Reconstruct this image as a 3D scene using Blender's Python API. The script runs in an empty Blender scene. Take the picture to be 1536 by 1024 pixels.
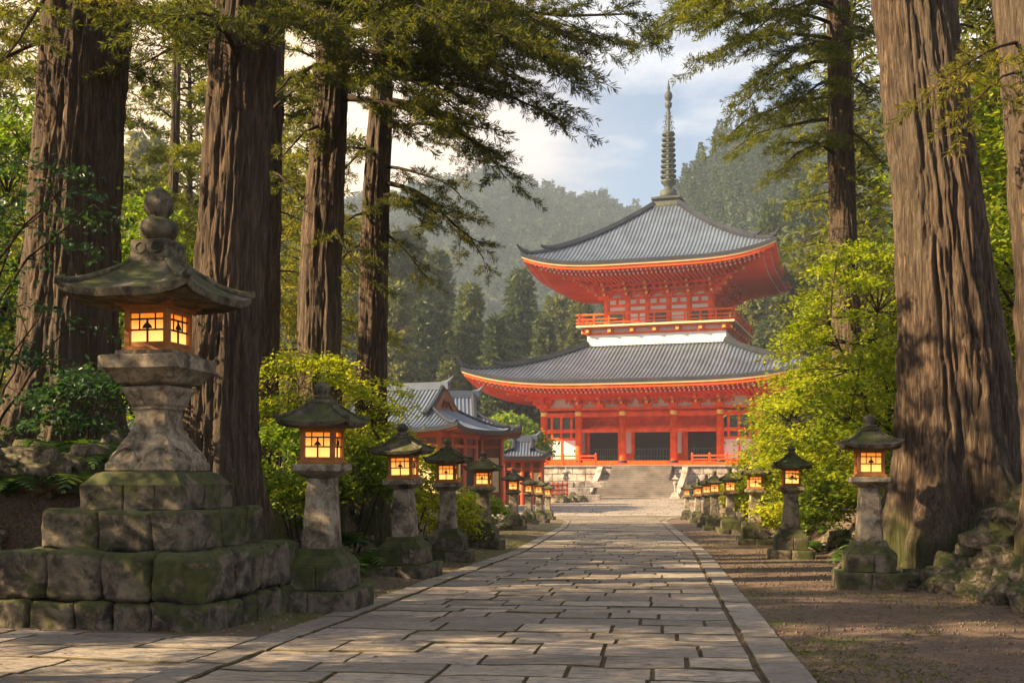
import bpy, math, random
import numpy as np
R = math.radians
random.seed(7)
rng = np.random.default_rng(7)
SC = bpy.context.scene
COL = SC.collection

# ------------------------------------------------------------------ camera, sky, sun, exposure
cam_d = bpy.data.cameras.new("camera")
cam_d.lens = 40.0; cam_d.sensor_width = 36.0
cam_d.shift_y = 0.1302
cam_d.clip_start = 0.05; cam_d.clip_end = 6000
cam = bpy.data.objects.new("camera", cam_d); COL.objects.link(cam)
cam.location = (0, 0, 0); cam.rotation_euler = (R(90), 0, 0)
SC.camera = cam

SUN_EL = R(31); SUN_AZ = R(-104)          # azimuth from +Y, clockwise positive
sdir = np.array([math.sin(SUN_AZ) * math.cos(SUN_EL), math.cos(SUN_AZ) * math.cos(SUN_EL), math.sin(SUN_EL)])
sl = bpy.data.lights.new("sun", 'SUN'); sl.energy = 5.0; sl.angle = R(0.5); sl.color = (1.0, 0.75, 0.43)
so = bpy.data.objects.new("sun", sl); COL.objects.link(so)
from mathutils import Vector, Matrix
so.rotation_euler = Vector(tuple(sdir)).to_track_quat('Z', 'Y').to_euler()

W = bpy.data.worlds.new("World"); SC.world = W; W.use_nodes = True
nt = W.node_tree; nt.nodes.clear()
def N(t, typ, **kw):
    n = t.nodes.new(typ)
    for k, v in kw.items():
        if k.startswith('i_'):
            n.inputs[k[2:].replace('_', ' ')].default_value = v
        else: setattr(n, k, v)
    return n
out = N(nt, 'ShaderNodeOutputWorld'); bg = N(nt, 'ShaderNodeBackground'); nt.links.new(bg.outputs[0], out.inputs[0])
sky = N(nt, 'ShaderNodeTexSky', sky_type='NISHITA'); sky.sun_disc = False
sky.sun_elevation = SUN_EL; sky.sun_rotation = SUN_AZ; sky.air_density = 1.0; sky.dust_density = 1.6; sky.ozone_density = 2.0
bg.inputs[1].default_value = 0.05
tc = N(nt, 'ShaderNodeTexCoord'); mp = N(nt, 'ShaderNodeMapping'); mp.inputs['Scale'].default_value = (1, 1, 3.2)
nz = N(nt, 'ShaderNodeTexNoise'); nz.inputs['Scale'].default_value = 3.1; nz.inputs['Detail'].default_value = 8; nz.inputs['Roughness'].default_value = .58
cr = N(nt, 'ShaderNodeValToRGB'); cr.color_ramp.elements[0].position = .40; cr.color_ramp.elements[1].position = .60
cr.color_ramp.elements[0].color = (.05, .05, .05, 1)
mx = N(nt, 'ShaderNodeMix', data_type='RGBA'); mx.inputs[7].default_value = (7.2, 6.9, 6.7, 1)
nt.links.new(tc.outputs['Generated'], mp.inputs[0]); nt.links.new(mp.outputs[0], nz.inputs[0]); nt.links.new(nz.outputs[0], cr.inputs[0])
nt.links.new(cr.outputs[0], mx.inputs[0]); nt.links.new(sky.outputs[0], mx.inputs[6]); 
dt = N(nt, 'ShaderNodeVectorMath', operation='DOT_PRODUCT'); nt.links.new(tc.outputs['Generated'], dt.inputs[0]); gd = Vector((-.42, .86, .20)).normalized(); dt.inputs[1].default_value = gd
gr = N(nt, 'ShaderNodeValToRGB'); gr.color_ramp.elements[0].position = .84; gr.color_ramp.elements[1].position = 1.0; gr.color_ramp.elements[1].color = (.8, .8, .8, 1); gr.color_ramp.interpolation = 'EASE'; nt.links.new(dt.outputs['Value'], gr.inputs[0])
mg = N(nt, 'ShaderNodeMix', data_type='RGBA'); mg.inputs[7].default_value = (11.0, 7.2, 3.8, 1); nt.links.new(gr.outputs[0], mg.inputs[0]); nt.links.new(mx.outputs[2], mg.inputs[6]); nt.links.new(mg.outputs[2], bg.inputs[0])

SC.view_settings.view_transform = 'Standard'; SC.view_settings.look = 'None'
SC.view_settings.exposure = 1.88; SC.view_settings.gamma = 1; SC.view_settings.use_curve_mapping = False
SC.render.engine = 'CYCLES'
cy = SC.cycles
cy.use_denoising = True; cy.max_bounces = 7; cy.diffuse_bounces = 3; cy.glossy_bounces = 2; cy.transmission_bounces = 4
cy.volume_bounces = 1; cy.transparent_max_bounces = 8; cy.caustics_reflective = False; cy.caustics_refractive = False
cy.sample_clamp_indirect = 4

# ------------------------------------------------------------------ noise
def _h(ix, iy, iz, seed):
    n = (ix.astype(np.int64) * 374761393 + iy.astype(np.int64) * 668265263 + iz.astype(np.int64) * 2147483647 + seed * 1274126177) & 0xffffffff
    n = ((n ^ (n >> 13)) * 1274126177) & 0xffffffff
    n = ((n ^ (n >> 16)) * 2246822519) & 0xffffffff
    return ((n ^ (n >> 15)) & 0xffff) / 65535.0
def vnoise(p, seed=0):
    p = np.asarray(p, float); i = np.floor(p); f = p - i; f = f * f * (3 - 2 * f)
    r = 0
    for dx in (0, 1):
        wx = f[..., 0] if dx else 1 - f[..., 0]
        for dy in (0, 1):
            wy = f[..., 1] if dy else 1 - f[..., 1]
            for dz in (0, 1):
                wz = f[..., 2] if dz else 1 - f[..., 2]
                r = r + wx * wy * wz * _h(i[..., 0] + dx, i[..., 1] + dy, i[..., 2] + dz, seed)
    return r * 2 - 1
def fbm(p, o=4, seed=0):
    p = np.asarray(p, float); s = 0; a = .5
    for k in range(o):
        s = s + a * vnoise(p * 2 ** k, seed + k); a *= .5
    return s
def ss(a, b, x):
    t = np.clip((np.asarray(x, float) - a) / (b - a), 0, 1); return t * t * (3 - 2 * t)
def nrm(v):
    v = np.asarray(v, float); return v / np.maximum(np.linalg.norm(v, axis=-1, keepdims=True), 1e-9)

# ------------------------------------------------------------------ mesh builder
class MB:
    def __init__(s): s.v = []; s.f = []; s.n = 0; s.m = []
    def add(s, v, f, mat=0):
        v = np.asarray(v, float).reshape(-1, 3)
        if isinstance(f, np.ndarray): fs = [f]
        else:
            by = {}
            for q in f: by.setdefault(len(q), []).append(q)
            fs = [np.array(x) for x in by.values()]
        for q in fs:
            s.f.append(q + s.n); s.m.append(np.full(len(q), mat))
        s.v.append(v); s.n += len(v)
        return s
    def box(s, c, d, rz=0, mat=0, taper=1.0):
        x, y, z = [k / 2 for k in d]
        v = np.array([(-x, -y, -z), (x, -y, -z), (x, y, -z), (-x, y, -z), (-x * taper, -y * taper, z), (x * taper, -y * taper, z), (x * taper, y * taper, z), (-x * taper, y * taper, z)])
        if rz: cc, sn = math.cos(rz), math.sin(rz); v = np.c_[v[:, 0] * cc - v[:, 1] * sn, v[:, 0] * sn + v[:, 1] * cc, v[:, 2]]
        return s.add(v + np.array(c), [(0, 3, 2, 1), (4, 5, 6, 7), (0, 1, 5, 4), (1, 2, 6, 5), (2, 3, 7, 6), (3, 0, 4, 7)], mat)
    def bar(s, a, b, w, h, mat=0):
        a = np.array(a, float); b = np.array(b, float); d = nrm(b - a); up = np.array([0, 0, 1.]) if abs(d[2]) < .95 else np.array([1., 0, 0])
        sd = nrm(np.cross(d, up)); up = np.cross(sd, d)
        v = [p + sd * i * w / 2 + up * j * h / 2 for p in (a, b) for i, j in ((-1, -1), (1, -1), (1, 1), (-1, 1))]
        return s.add(v, [(0, 3, 2, 1), (4, 5, 6, 7), (0, 1, 5, 4), (1, 2, 6, 5), (2, 3, 7, 6), (3, 0, 4, 7)][:], mat)
    def rings(s, rr, closed=True, mat=0):           # rr: (k, n, 3)
        rr = np.asarray(rr, float); k, n, _ = rr.shape
        a = np.arange(n); b = (a + 1) % n; f = []
        for i in range(k - 1): f.append(np.c_[i * n + a, i * n + b, (i + 1) * n + b, (i + 1) * n + a])
        F = [tuple(q) for q in np.concatenate(f)]
        if closed: F += [tuple(range(n))[::-1], tuple((k - 1) * n + a)]
        return s.add(rr.reshape(-1, 3), F, mat)
    def lathe(s, prof, n=16, c=(0, 0, 0), mat=0):   # prof (r, z)
        t = np.arange(n) / n * 2 * math.pi
        return s.rings([np.c_[c[0] + r * np.cos(t), c[1] + r * np.sin(t), np.full(n, c[2] + z)] for r, z in prof], mat=mat)
    def square(s, prof, sub=1, c=(0, 0, 0), mat=0): # prof (half, z)
        rr = []
        for a, z in prof:
            pts = []
            cs = [(-a, -a), (a, -a), (a, a), (-a, a)]
            for i in range(4):
                p, q = cs[i], cs[(i + 1) % 4]
                for k in range(sub): t = k / sub; pts.append((c[0] + p[0] + (q[0] - p[0]) * t, c[1] + p[1] + (q[1] - p[1]) * t, c[2] + z))
            rr.append(pts)
        return s.rings(rr, mat=mat)
    def tube(s, P, rad, n=6, mat=0):
        P = np.asarray(P, float); k = len(P); rad = np.broadcast_to(rad, (k,))
        T = nrm(np.gradient(P, axis=0)); up = np.array([0.13, 0.21, .97]); 
        A = nrm(np.cross(T, up)); B = np.cross(T, A); t = np.arange(n) / n * 2 * math.pi
        rr = P[:, None] + rad[:, None, None] * (A[:, None] * np.cos(t)[None, :, None] + B[:, None] * np.sin(t)[None, :, None])
        return s.rings(rr, mat=mat)
    def grid(s, X, mat=0, flip=False):              # X (a,b,3)
        a, b, _ = X.shape; i = np.arange(a * b).reshape(a, b)
        q = np.stack([i[:-1, :-1], i[:-1, 1:], i[1:, 1:], i[1:, :-1]], -1).reshape(-1, 4)
        if flip: q = q[:, ::-1]
        return s.add(X.reshape(-1, 3), q, mat)
    def mesh(s, name, mats, smooth=False):
        V = np.concatenate(s.v); me = bpy.data.meshes.new(name)
        me.vertices.add(len(V)); me.vertices.foreach_set('co', V.astype(np.float32).ravel())
        loops = np.concatenate([f.ravel() for f in s.f]); tot = np.concatenate([np.full(len(f), f.shape[1]) for f in s.f])
        st = np.concatenate([[0], np.cumsum(tot)[:-1]])
        me.loops.add(len(loops)); me.loops.foreach_set('vertex_index', loops.astype(np.int32))
        me.polygons.add(len(tot)); me.polygons.foreach_set('loop_start', st.astype(np.int32)); me.polygons.foreach_set('loop_total', tot.astype(np.int32))
        me.polygons.foreach_set('material_index', np.concatenate(s.m).astype(np.int32))
        me.polygons.foreach_set('use_smooth', np.full(len(tot), bool(smooth)))
        for m in (mats if isinstance(mats, (list, tuple)) else [mats]): me.materials.append(m)
        me.update(calc_edges=True)
        return me
    def build(s, name, mats, parent=None, smooth=False, bevel=0, seg=1, loc=None, **kw):
        me = s.mesh(name, mats, smooth)
        if bevel:
            import bmesh
            bm = bmesh.new(); bm.from_mesh(me)
            bmesh.ops.bevel(bm, geom=list(bm.edges), offset=bevel, segments=seg, affect='EDGES', clamp_overlap=True)
            bm.to_mesh(me); bm.free()
        o = bpy.data.objects.new(name, me); COL.objects.link(o)
        if parent: o.parent = parent
        if loc is not None: o.location = loc
        tag(o, **kw); return o
def tag(o, label=None, cat=None, group=None, kind=None):
    if label: o['label'] = label
    if cat: o['category'] = cat
    if group: o['group'] = group
    if kind: o['kind'] = kind
    return o
def empty(name, loc=(0, 0, 0), rz=0, **kw):
    o = bpy.data.objects.new(name, None); COL.objects.link(o); o.location = loc; o.rotation_euler = (0, 0, rz); o.empty_display_size = .3
    return tag(o, **kw)
def children(o): return [c for c in bpy.data.objects if c.parent == o]
_kids = {}
def copy_tree(o, label=None, loc=None, rz=None, sc=None, group=None):
    if o.name not in _kids:
        _kids[o.name] = [(c, [g for g in children(c)]) for c in children(o)]
    r = o.copy(); COL.objects.link(r)
    for c, gs in _kids[o.name]:
        d = c.copy(); COL.objects.link(d); d.parent = r
        for g in gs: e = g.copy(); COL.objects.link(e); e.parent = d
    return place(r, label, loc, rz, sc, group)
def place(r, label=None, loc=None, rz=None, sc=None, group=None):
    if label: r['label'] = label
    if group: r['group'] = group
    if loc is not None: r.location = loc
    if rz is not None: r.rotation_euler = (0, 0, rz)
    if sc is not None: r.scale = (sc, sc, sc) if np.isscalar(sc) else sc
    return r

def rough(mb_, amp, sc, seed=0):
    V = np.concatenate(mb_.v); V2 = V + amp * np.stack([fbm(V * sc + k * 7.3, 3, seed + k) for k in range(3)], -1); mb_.v = [V2]; return mb_

# ------------------------------------------------------------------ materials
def mat_new(name):
    m = bpy.data.materials.new(name); m.use_nodes = True; t = m.node_tree; t.nodes.clear()
    o = N(t, 'ShaderNodeOutputMaterial'); b = N(t, 'ShaderNodeBsdfPrincipled'); t.links.new(b.outputs[0], o.inputs[0])
    return m, t, b, o
def ramp(t, fac, stops):
    r = N(t, 'ShaderNodeValToRGB'); e = r.color_ramp.elements
    while len(e) < len(stops): e.new(.5)
    for k, (p, c) in enumerate(stops): e[k].position = p; e[k].color = (*c, 1) if len(c) == 3 else c
    t.links.new(fac, r.inputs[0]); return r.outputs[0]
def objvec(t):
    o = N(t, 'ShaderNodeTexCoord').outputs['Object']; r = N(t, 'ShaderNodeObjectInfo').outputs['Random']
    v = N(t, 'ShaderNodeVectorMath', operation='ADD'); t.links.new(o, v.inputs[0]); m = N(t, 'ShaderNodeMath', operation='MULTIPLY'); t.links.new(r, m.inputs[0]); m.inputs[1].default_value = 60; t.links.new(m.outputs[0], v.inputs[1]); return v.outputs[0]
def noise(t, scale, detail=5, rough=.55, vec=None, stretch=None, dist=0):
    n = N(t, 'ShaderNodeTexNoise'); n.inputs['Scale'].default_value = scale; n.inputs['Detail'].default_value = detail; n.inputs['Roughness'].default_value = rough
    n.inputs['Distortion'].default_value = dist
    if vec is None: vec = objvec(t)
    if stretch:
        mp = N(t, 'ShaderNodeMapping'); mp.inputs['Scale'].default_value = stretch; t.links.new(vec, mp.inputs[0]); vec = mp.outputs[0]
    t.links.new(vec, n.inputs[0]); return n.outputs[0]
def mixc(t, f, a, b, mode='MIX'):
    m = N(t, 'ShaderNodeMix', data_type='RGBA', blend_type=mode)
    for k, x in ((0, f), (6, a), (7, b)):
        if isinstance(x, (tuple, list)): m.inputs[k].default_value = (*x, 1)
        elif isinstance(x, (int, float)): m.inputs[k].default_value = x
        else: t.links.new(x, m.inputs[k])
    return m.outputs[2]
def math_(t, op, a, b=0.5, clamp=False):
    m = N(t, 'ShaderNodeMath', operation=op, use_clamp=clamp)
    for k, x in ((0, a), (1, b)):
        if isinstance(x, (int, float)): m.inputs[k].default_value = x
        else: t.links.new(x, m.inputs[k])
    return m.outputs[0]
def bump(t, b, h, strength=.5, dist=.02):
    n = N(t, 'ShaderNodeBump'); n.inputs['Strength'].default_value = strength; n.inputs['Distance'].default_value = dist
    t.links.new(h, n.inputs['Height']); t.links.new(n.outputs[0], b.inputs['Normal'])
def sep(t, v, k):
    s = N(t, 'ShaderNodeSeparateXYZ'); t.links.new(v, s.inputs[0]); return s.outputs[k]
def upness(t):
    g = N(t, 'ShaderNodeNewGeometry'); return sep(t, g.outputs['Normal'], 2)
MOSS1, MOSS2 = (.018, .024, .005), (.070, .074, .013)

def m_plain(name, col, rough=.7, var=.25, scale=3, metal=0, bmp=0.0, bsc=30):
    m, t, b, o = mat_new(name); n = noise(t, scale, 6)
    c = ramp(t, n, [(.3, tuple(x * (1 - var) for x in col)), (.7, tuple(min(1, x * (1 + var)) for x in col))])
    t.links.new(c, b.inputs['Base Color']); b.inputs['Roughness'].default_value = rough; b.inputs['Metallic'].default_value = metal
    b.inputs['Specular IOR Level'].default_value = .5 if metal or rough < .44 else .18
    if bmp: bump(t, b, noise(t, bsc, 6), bmp, .01)
    return m
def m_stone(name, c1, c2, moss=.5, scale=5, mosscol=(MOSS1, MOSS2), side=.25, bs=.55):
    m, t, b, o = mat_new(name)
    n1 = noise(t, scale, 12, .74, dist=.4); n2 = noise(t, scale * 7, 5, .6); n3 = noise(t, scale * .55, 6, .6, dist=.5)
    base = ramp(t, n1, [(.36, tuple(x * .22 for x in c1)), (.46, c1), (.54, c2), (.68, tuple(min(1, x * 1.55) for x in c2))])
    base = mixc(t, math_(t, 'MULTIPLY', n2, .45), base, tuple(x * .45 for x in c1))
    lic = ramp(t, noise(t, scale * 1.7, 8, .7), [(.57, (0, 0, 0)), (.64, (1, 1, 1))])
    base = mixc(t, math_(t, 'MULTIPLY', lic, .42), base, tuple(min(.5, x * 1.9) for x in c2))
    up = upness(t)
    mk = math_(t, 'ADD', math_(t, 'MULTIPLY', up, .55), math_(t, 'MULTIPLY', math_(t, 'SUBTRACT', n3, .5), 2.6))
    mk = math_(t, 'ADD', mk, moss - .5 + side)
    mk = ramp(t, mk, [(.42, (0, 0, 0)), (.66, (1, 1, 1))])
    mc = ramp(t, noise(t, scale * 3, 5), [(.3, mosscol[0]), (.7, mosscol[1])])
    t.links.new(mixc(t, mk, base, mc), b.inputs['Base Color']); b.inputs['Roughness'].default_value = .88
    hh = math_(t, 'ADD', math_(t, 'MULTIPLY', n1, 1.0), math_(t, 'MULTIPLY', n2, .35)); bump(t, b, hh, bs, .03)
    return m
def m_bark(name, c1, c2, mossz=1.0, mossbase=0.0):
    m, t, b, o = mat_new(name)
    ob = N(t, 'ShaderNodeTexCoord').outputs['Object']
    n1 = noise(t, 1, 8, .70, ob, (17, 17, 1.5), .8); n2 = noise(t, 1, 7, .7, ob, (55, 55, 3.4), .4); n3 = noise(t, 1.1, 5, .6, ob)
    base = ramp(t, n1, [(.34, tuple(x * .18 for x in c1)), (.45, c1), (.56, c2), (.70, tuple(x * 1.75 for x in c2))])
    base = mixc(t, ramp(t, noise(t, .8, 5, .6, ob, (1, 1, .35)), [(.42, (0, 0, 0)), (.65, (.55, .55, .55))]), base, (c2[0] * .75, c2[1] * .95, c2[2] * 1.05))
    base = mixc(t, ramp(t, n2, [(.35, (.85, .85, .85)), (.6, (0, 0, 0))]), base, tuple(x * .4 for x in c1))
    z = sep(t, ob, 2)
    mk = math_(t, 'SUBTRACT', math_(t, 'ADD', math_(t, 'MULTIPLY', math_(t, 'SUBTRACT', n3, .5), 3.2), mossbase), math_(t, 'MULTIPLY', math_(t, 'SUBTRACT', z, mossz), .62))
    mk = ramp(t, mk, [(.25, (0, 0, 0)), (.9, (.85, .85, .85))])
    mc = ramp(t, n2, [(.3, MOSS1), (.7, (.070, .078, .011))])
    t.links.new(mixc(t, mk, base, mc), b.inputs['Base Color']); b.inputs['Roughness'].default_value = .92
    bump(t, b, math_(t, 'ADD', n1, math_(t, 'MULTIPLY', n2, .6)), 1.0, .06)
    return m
def m_leaf(name, c1, c2, c3=None, trans=.45, cs=.8, rough=.6):
    m = bpy.data.materials.new(name); m.use_nodes = True; t = m.node_tree; t.nodes.clear()
    o = N(t, 'ShaderNodeOutputMaterial'); d = N(t, 'ShaderNodeBsdfPrincipled'); tr = N(t, 'ShaderNodeBsdfTranslucent'); mx = N(t, 'ShaderNodeMixShader')
    g = N(t, 'ShaderNodeNewGeometry'); n = noise(t, cs, 3)
    oi = N(t, 'ShaderNodeObjectInfo').outputs['Random']
    f = math_(t, 'ADD', math_(t, 'MULTIPLY', g.outputs['Random Per Island'], .45), math_(t, 'MULTIPLY', n, .55))
    f = math_(t, 'ADD', f, math_(t, 'MULTIPLY', math_(t, 'SUBTRACT', oi, .5), .25))
    c = ramp(t, f, [(.25, c1), (.6, c2), (.85, c3 or c2)])
    t.links.new(c, d.inputs['Base Color']); d.inputs['Roughness'].default_value = rough
    if 'Specular IOR Level' in d.inputs: d.inputs['Specular IOR Level'].default_value = .25
    tcx = mixc(t, 1.0, c, (1.25, 1.25, .55), 'MULTIPLY'); t.links.new(tcx, tr.inputs[0])
    mx.inputs[0].default_value = trans; t.links.new(d.outputs[0], mx.inputs[1]); t.links.new(tr.outputs[0], mx.inputs[2]); t.links.new(mx.outputs[0], o.inputs[0])
    return m
def m_emit(name, c1, c2, s):
    m, t, b, o = mat_new(name); t.nodes.remove(b)
    e = N(t, 'ShaderNodeEmission'); ge = N(t, 'ShaderNodeTexCoord').outputs['Generated']
    z = sep(t, ge, 2); n = noise(t, 9, 4, .6, N(t, 'ShaderNodeTexCoord').outputs['Object'])
    f = math_(t, 'ADD', z, math_(t, 'MULTIPLY', math_(t, 'SUBTRACT', n, .5), .5))
    c = ramp(t, f, [(.1, c2), (.55, tuple(a * .5 + b_ * .5 for a, b_ in zip(c1, c2))), (.95, c1)])
    t.links.new(c, e.inputs[0]); e.inputs[1].default_value = s; t.links.new(e.outputs[0], o.inputs[0]); return m
def m_slab(name, c1, c2, moss=.3):
    m, t, b, o = mat_new(name); g = N(t, 'ShaderNodeNewGeometry'); rnd = g.outputs['Random Per Island']
    ob = N(t, 'ShaderNodeTexCoord').outputs['Object']
    n1 = noise(t, 2.2, 7, .65, ob); n2 = noise(t, 38, 5, .65, ob); n3 = noise(t, 9, 6, .7, ob, (1, 2.2, 1))
    f = math_(t, 'ADD', math_(t, 'MULTIPLY', rnd, .5), math_(t, 'MULTIPLY', n1, .5))
    base = ramp(t, f, [(.2, c1), (.8, c2)])
    base = mixc(t, ramp(t, n3, [(.36, (.8, .8, .8)), (.55, (0, 0, 0))]), base, tuple(x * .42 for x in c1))
    base = mixc(t, math_(t, 'MULTIPLY', n2, .5), base, tuple(x * .5 for x in c1))
    mk = ramp(t, noise(t, 1.3, 7, .7, ob), [(.60, (0, 0, 0)), (.72, (moss, moss, moss))])
    t.links.new(mixc(t, mk, base, (.07, .075, .02)), b.inputs['Base Color']); b.inputs['Roughness'].default_value = .72
    bump(t, b, math_(t, 'ADD', math_(t, 'MULTIPLY', n3, 1.0), math_(t, 'MULTIPLY', n2, .5)), .75, .02)
    return m
def m_ground():
    m, t, b, o = mat_new("earth"); ob = N(t, 'ShaderNodeTexCoord').outputs['Object']
    n0 = noise(t, .45, 5, .6, ob); n1 = noise(t, 2.4, 7, .65, ob); n2 = noise(t, 30, 5, .7, ob); n3 = noise(t, 110, 3, .7, ob)
    base = ramp(t, n2, [(.3, (.05, .032, .022)), (.5, (.14, .095, .068)), (.72, (.27, .20, .15))])
    base = mixc(t, math_(t, 'MULTIPLY', n3, .45), base, (.06, .035, .022))
    base = mixc(t, ramp(t, n1, [(.45, (0, 0, 0)), (.7, (.5, .5, .5))]), base, (.13, .062, .03))
    x = sep(t, ob, 0); y = sep(t, ob, 1)
    # moss keeps near the row of lanterns on the left and along the kerbs
    side = math_(t, 'SUBTRACT', math_(t, 'MULTIPLY', y, .13), x)            # >1.2 left of the path axis
    lm = ramp(t, math_(t, 'MULTIPLY', side, .1), [(.30, (.0, .0, .0)), (.36, (.17, .17, .17)), (.50, (.17, .17, .17)), (.62, (.04, .04, .04))])
    mk = math_(t, 'ADD', n0, math_(t, 'MULTIPLY', math_(t, 'SUBTRACT', n1, .5), .9)); mk = math_(t, 'ADD', mk, lm)
    mk = ramp(t, mk, [(.60, (0, 0, 0)), (.72, (1, 1, 1))])
    mc = ramp(t, n2, [(.3, (.035, .045, .008)), (.7, (.15, .155, .02))])
    t.links.new(mixc(t, mk, base, mc), b.inputs['Base Color']); b.inputs['Roughness'].default_value = .95
    bump(t, b, math_(t, 'ADD', n2, math_(t, 'MULTIPLY', n3, .5)), 1.0, .03); return m

M = dict(
  floor=m_plain('forest_floor', (.040, .055, .024), .95, .4, .05),
  joint=m_plain('joint_soil', (.075, .060, .030), .95, .5, 9),
  ground=m_ground(),
  slab=m_slab("paving_stone", (.14, .113, .093), (.46, .385, .31)),
  curb=m_slab("kerb_stone", (.16, .135, .112), (.38, .325, .275)),
  plaza=m_slab("plaza_stone", (.27, .225, .19), (.50, .43, .365), .1),
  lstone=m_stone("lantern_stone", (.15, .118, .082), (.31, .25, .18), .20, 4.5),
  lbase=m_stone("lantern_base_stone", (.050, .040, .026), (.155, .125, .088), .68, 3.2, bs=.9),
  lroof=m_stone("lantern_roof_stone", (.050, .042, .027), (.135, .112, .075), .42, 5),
  rock=m_stone("rock_stone", (.085, .063, .043), (.20, .158, .112), .50, 2.6, bs=.9),
  wall=m_stone("podium_stone", (.30, .24, .20), (.50, .42, .36), .02, .5, side=.1),
  step=m_plain("step_stone", (.22, .185, .16), .85, .4, .5, bmp=.4, bsc=3),
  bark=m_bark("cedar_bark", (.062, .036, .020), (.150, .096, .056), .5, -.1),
  barkr=m_bark("paler_cedar_bark", (.072, .042, .026), (.175, .115, .072), .95, -.05),  # same bark recipe in a slightly paler brown
  barkm=m_bark("mossy_bark", (.06, .04, .022), (.12, .085, .05), 2.5, .1),
  twig=m_plain("twig_bark", (.038, .025, .016), .9, .4, 6),
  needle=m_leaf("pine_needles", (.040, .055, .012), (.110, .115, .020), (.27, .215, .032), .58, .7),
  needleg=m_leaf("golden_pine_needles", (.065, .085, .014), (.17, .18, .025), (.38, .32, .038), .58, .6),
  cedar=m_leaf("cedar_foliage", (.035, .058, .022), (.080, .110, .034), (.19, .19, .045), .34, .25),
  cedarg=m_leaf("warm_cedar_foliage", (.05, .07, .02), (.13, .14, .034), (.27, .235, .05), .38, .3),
  hill=m_leaf("hillside_foliage", (.016, .034, .018), (.045, .072, .030), (.10, .125, .042), .15, .06),
  maple=m_leaf("maple_leaves", (.14, .20, .012), (.40, .44, .026), (.78, .68, .04), .5, .9),
  shrub=m_leaf("shrub_leaves", (.07, .13, .014), (.20, .29, .026), (.44, .44, .04), .5, .9),
  dark=m_leaf("dark_shrub_leaves", (.022, .055, .022), (.05, .11, .042), (.10, .17, .05), .35, 1.2, .3),
  fern=m_leaf("fern_fronds", (.025, .06, .014), (.07, .13, .025), (.16, .21, .03), .35, 1.5),
  litter=m_leaf("fallen_leaves", (.06, .028, .012), (.15, .075, .03), (.27, .15, .05), .1, 4),
  red=m_plain("vermilion_paint", (.84, .092, .006), .5, .30, .9),
  redd=m_plain("vermilion_soffit_paint", (.86, .085, .006), .55, .12, .3),
  redo=m_plain("weathered_vermilion_wood", (.40, .085, .035), .65, .25, .7),
  white=m_plain("white_plaster", (.74, .70, .64), .8, .14, .5),
  cream=m_plain("cream_edge_paint", (.72, .55, .28), .6, .1, 1),
  gold=m_plain("gilt_metal", (.80, .48, .10), .35, .1, 2, metal=.6),
  tile=m_plain("grey_roof_tile", (.085, .105, .145), .36, .28, .45, bmp=.25, bsc=5),
  tiled=m_plain("dark_ridge_tile", (.026, .029, .038), .5, .3, .6),
  bronze=m_plain("green_bronze", (.045, .052, .040), .65, .5, .8, metal=.1),
  doorm=m_plain("dark_lattice_wood", (.028, .018, .014), .7, .3, 2),
  lat=m_plain("teal_lattice_paint", (.08, .115, .105), .7, .3, 2),
  wood=m_plain("lamplit_lantern_wood", (.36, .15, .05), .7, .3, 7, bmp=.3, bsc=40),  # orange-brown wood, its orange standing in for lamp glow on the frames
  woodd=m_plain("hall_timber", (.20, .075, .035), .7, .3, 2),
  mun=m_plain("dark_window_bar", (.07, .035, .015), .7, .2, 5),
  glow=m_emit("lit_paper_window", (.66, .14, .010), (1.0, .52, .13), .52),
)

# ------------------------------------------------------------------ terrain functions (camera eye is z = 0)
def G(y): return -1.2 - .0225 * np.minimum(y, 75)
def pc(y): return np.interp(y, [-10, 0, 7.48, 26.4, 51.7, 80, 150], [-2.5, -1.21, -.24, 2.25, 4.75, 7.2, 12])
def phw(y): return np.interp(y, [0, 26, 50, 66, 74, 80], [2.17, 2.25, 2.5, 2.9, 3.6, 5.5])
def lfoot(y): return np.interp(y, [-20, 9, 12.4, 13.8, 17.8, 22.3, 27.8, 43.5, 58, 70, 90], [-8, -8, -7.2, -3.4, -2.75, -2.35, -1.9, -1.5, -.6, .3, -4])
def rfoot(y): return np.interp(y, [-20, 10, 13, 15.6, 23.5, 31, 41, 52, 71, 100], [5.0, 5.3, 5.75, 5.85, 6.7, 7.6, 8.9, 9.9, 12.2, 17])
def ground(x, y):
    x = np.asarray(x, float); y = np.asarray(y, float)
    g = G(y) + 0 * x
    s = lfoot(y) - x; fl = 1 - ss(42, 62, y)
    g = g + fl * (1.5 * ss(0, 1.7, s) + .11 * np.clip(s - 2.2, 0, 30)) * (s > 0)
    g = g + (x < pc(y) - 2.3) * .06 * ss(2.3, 3.4, pc(y) - x) * (1 - ss(60, 74, y)) * ss(11, 13, y)
    s = x - rfoot(y); fr = 1 - ss(95, 120, y)
    g = g + fr * (1.2 * ss(0, 1.5, s) + .07 * np.clip(s - 1.4, 0, 30)) * (s > 0)
    rough = np.clip(np.minimum(np.abs(x - pc(y)) - 2.6, 3) / 3, 0, 1) * np.maximum(ss(10.3, 12.5, y), x > 0) * (1 - ss(70, 76, y) * (np.abs(x - 8) < 60))
    p = np.stack([x, y, 0 * x], -1)
    bank = np.clip(ss(0, 1.5, lfoot(y) - x) * fl * ss(11.5, 13, y) + ss(0, 1.5, x - rfoot(y)) * fr, 0, 1)
    g = g + rough * .05 * fbm(p * 1.3, 4, 5) + bank * .38 * fbm(p * .9, 4, 9) + bank * .10 * fbm(p * 4, 3, 3)
    return g
def gz(x, y): return float(ground(x, y))
def PX(px, py, d): return np.array([(px - 768) * d / 1706.7, d, (712 - py) * d / 1706.7])

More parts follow.
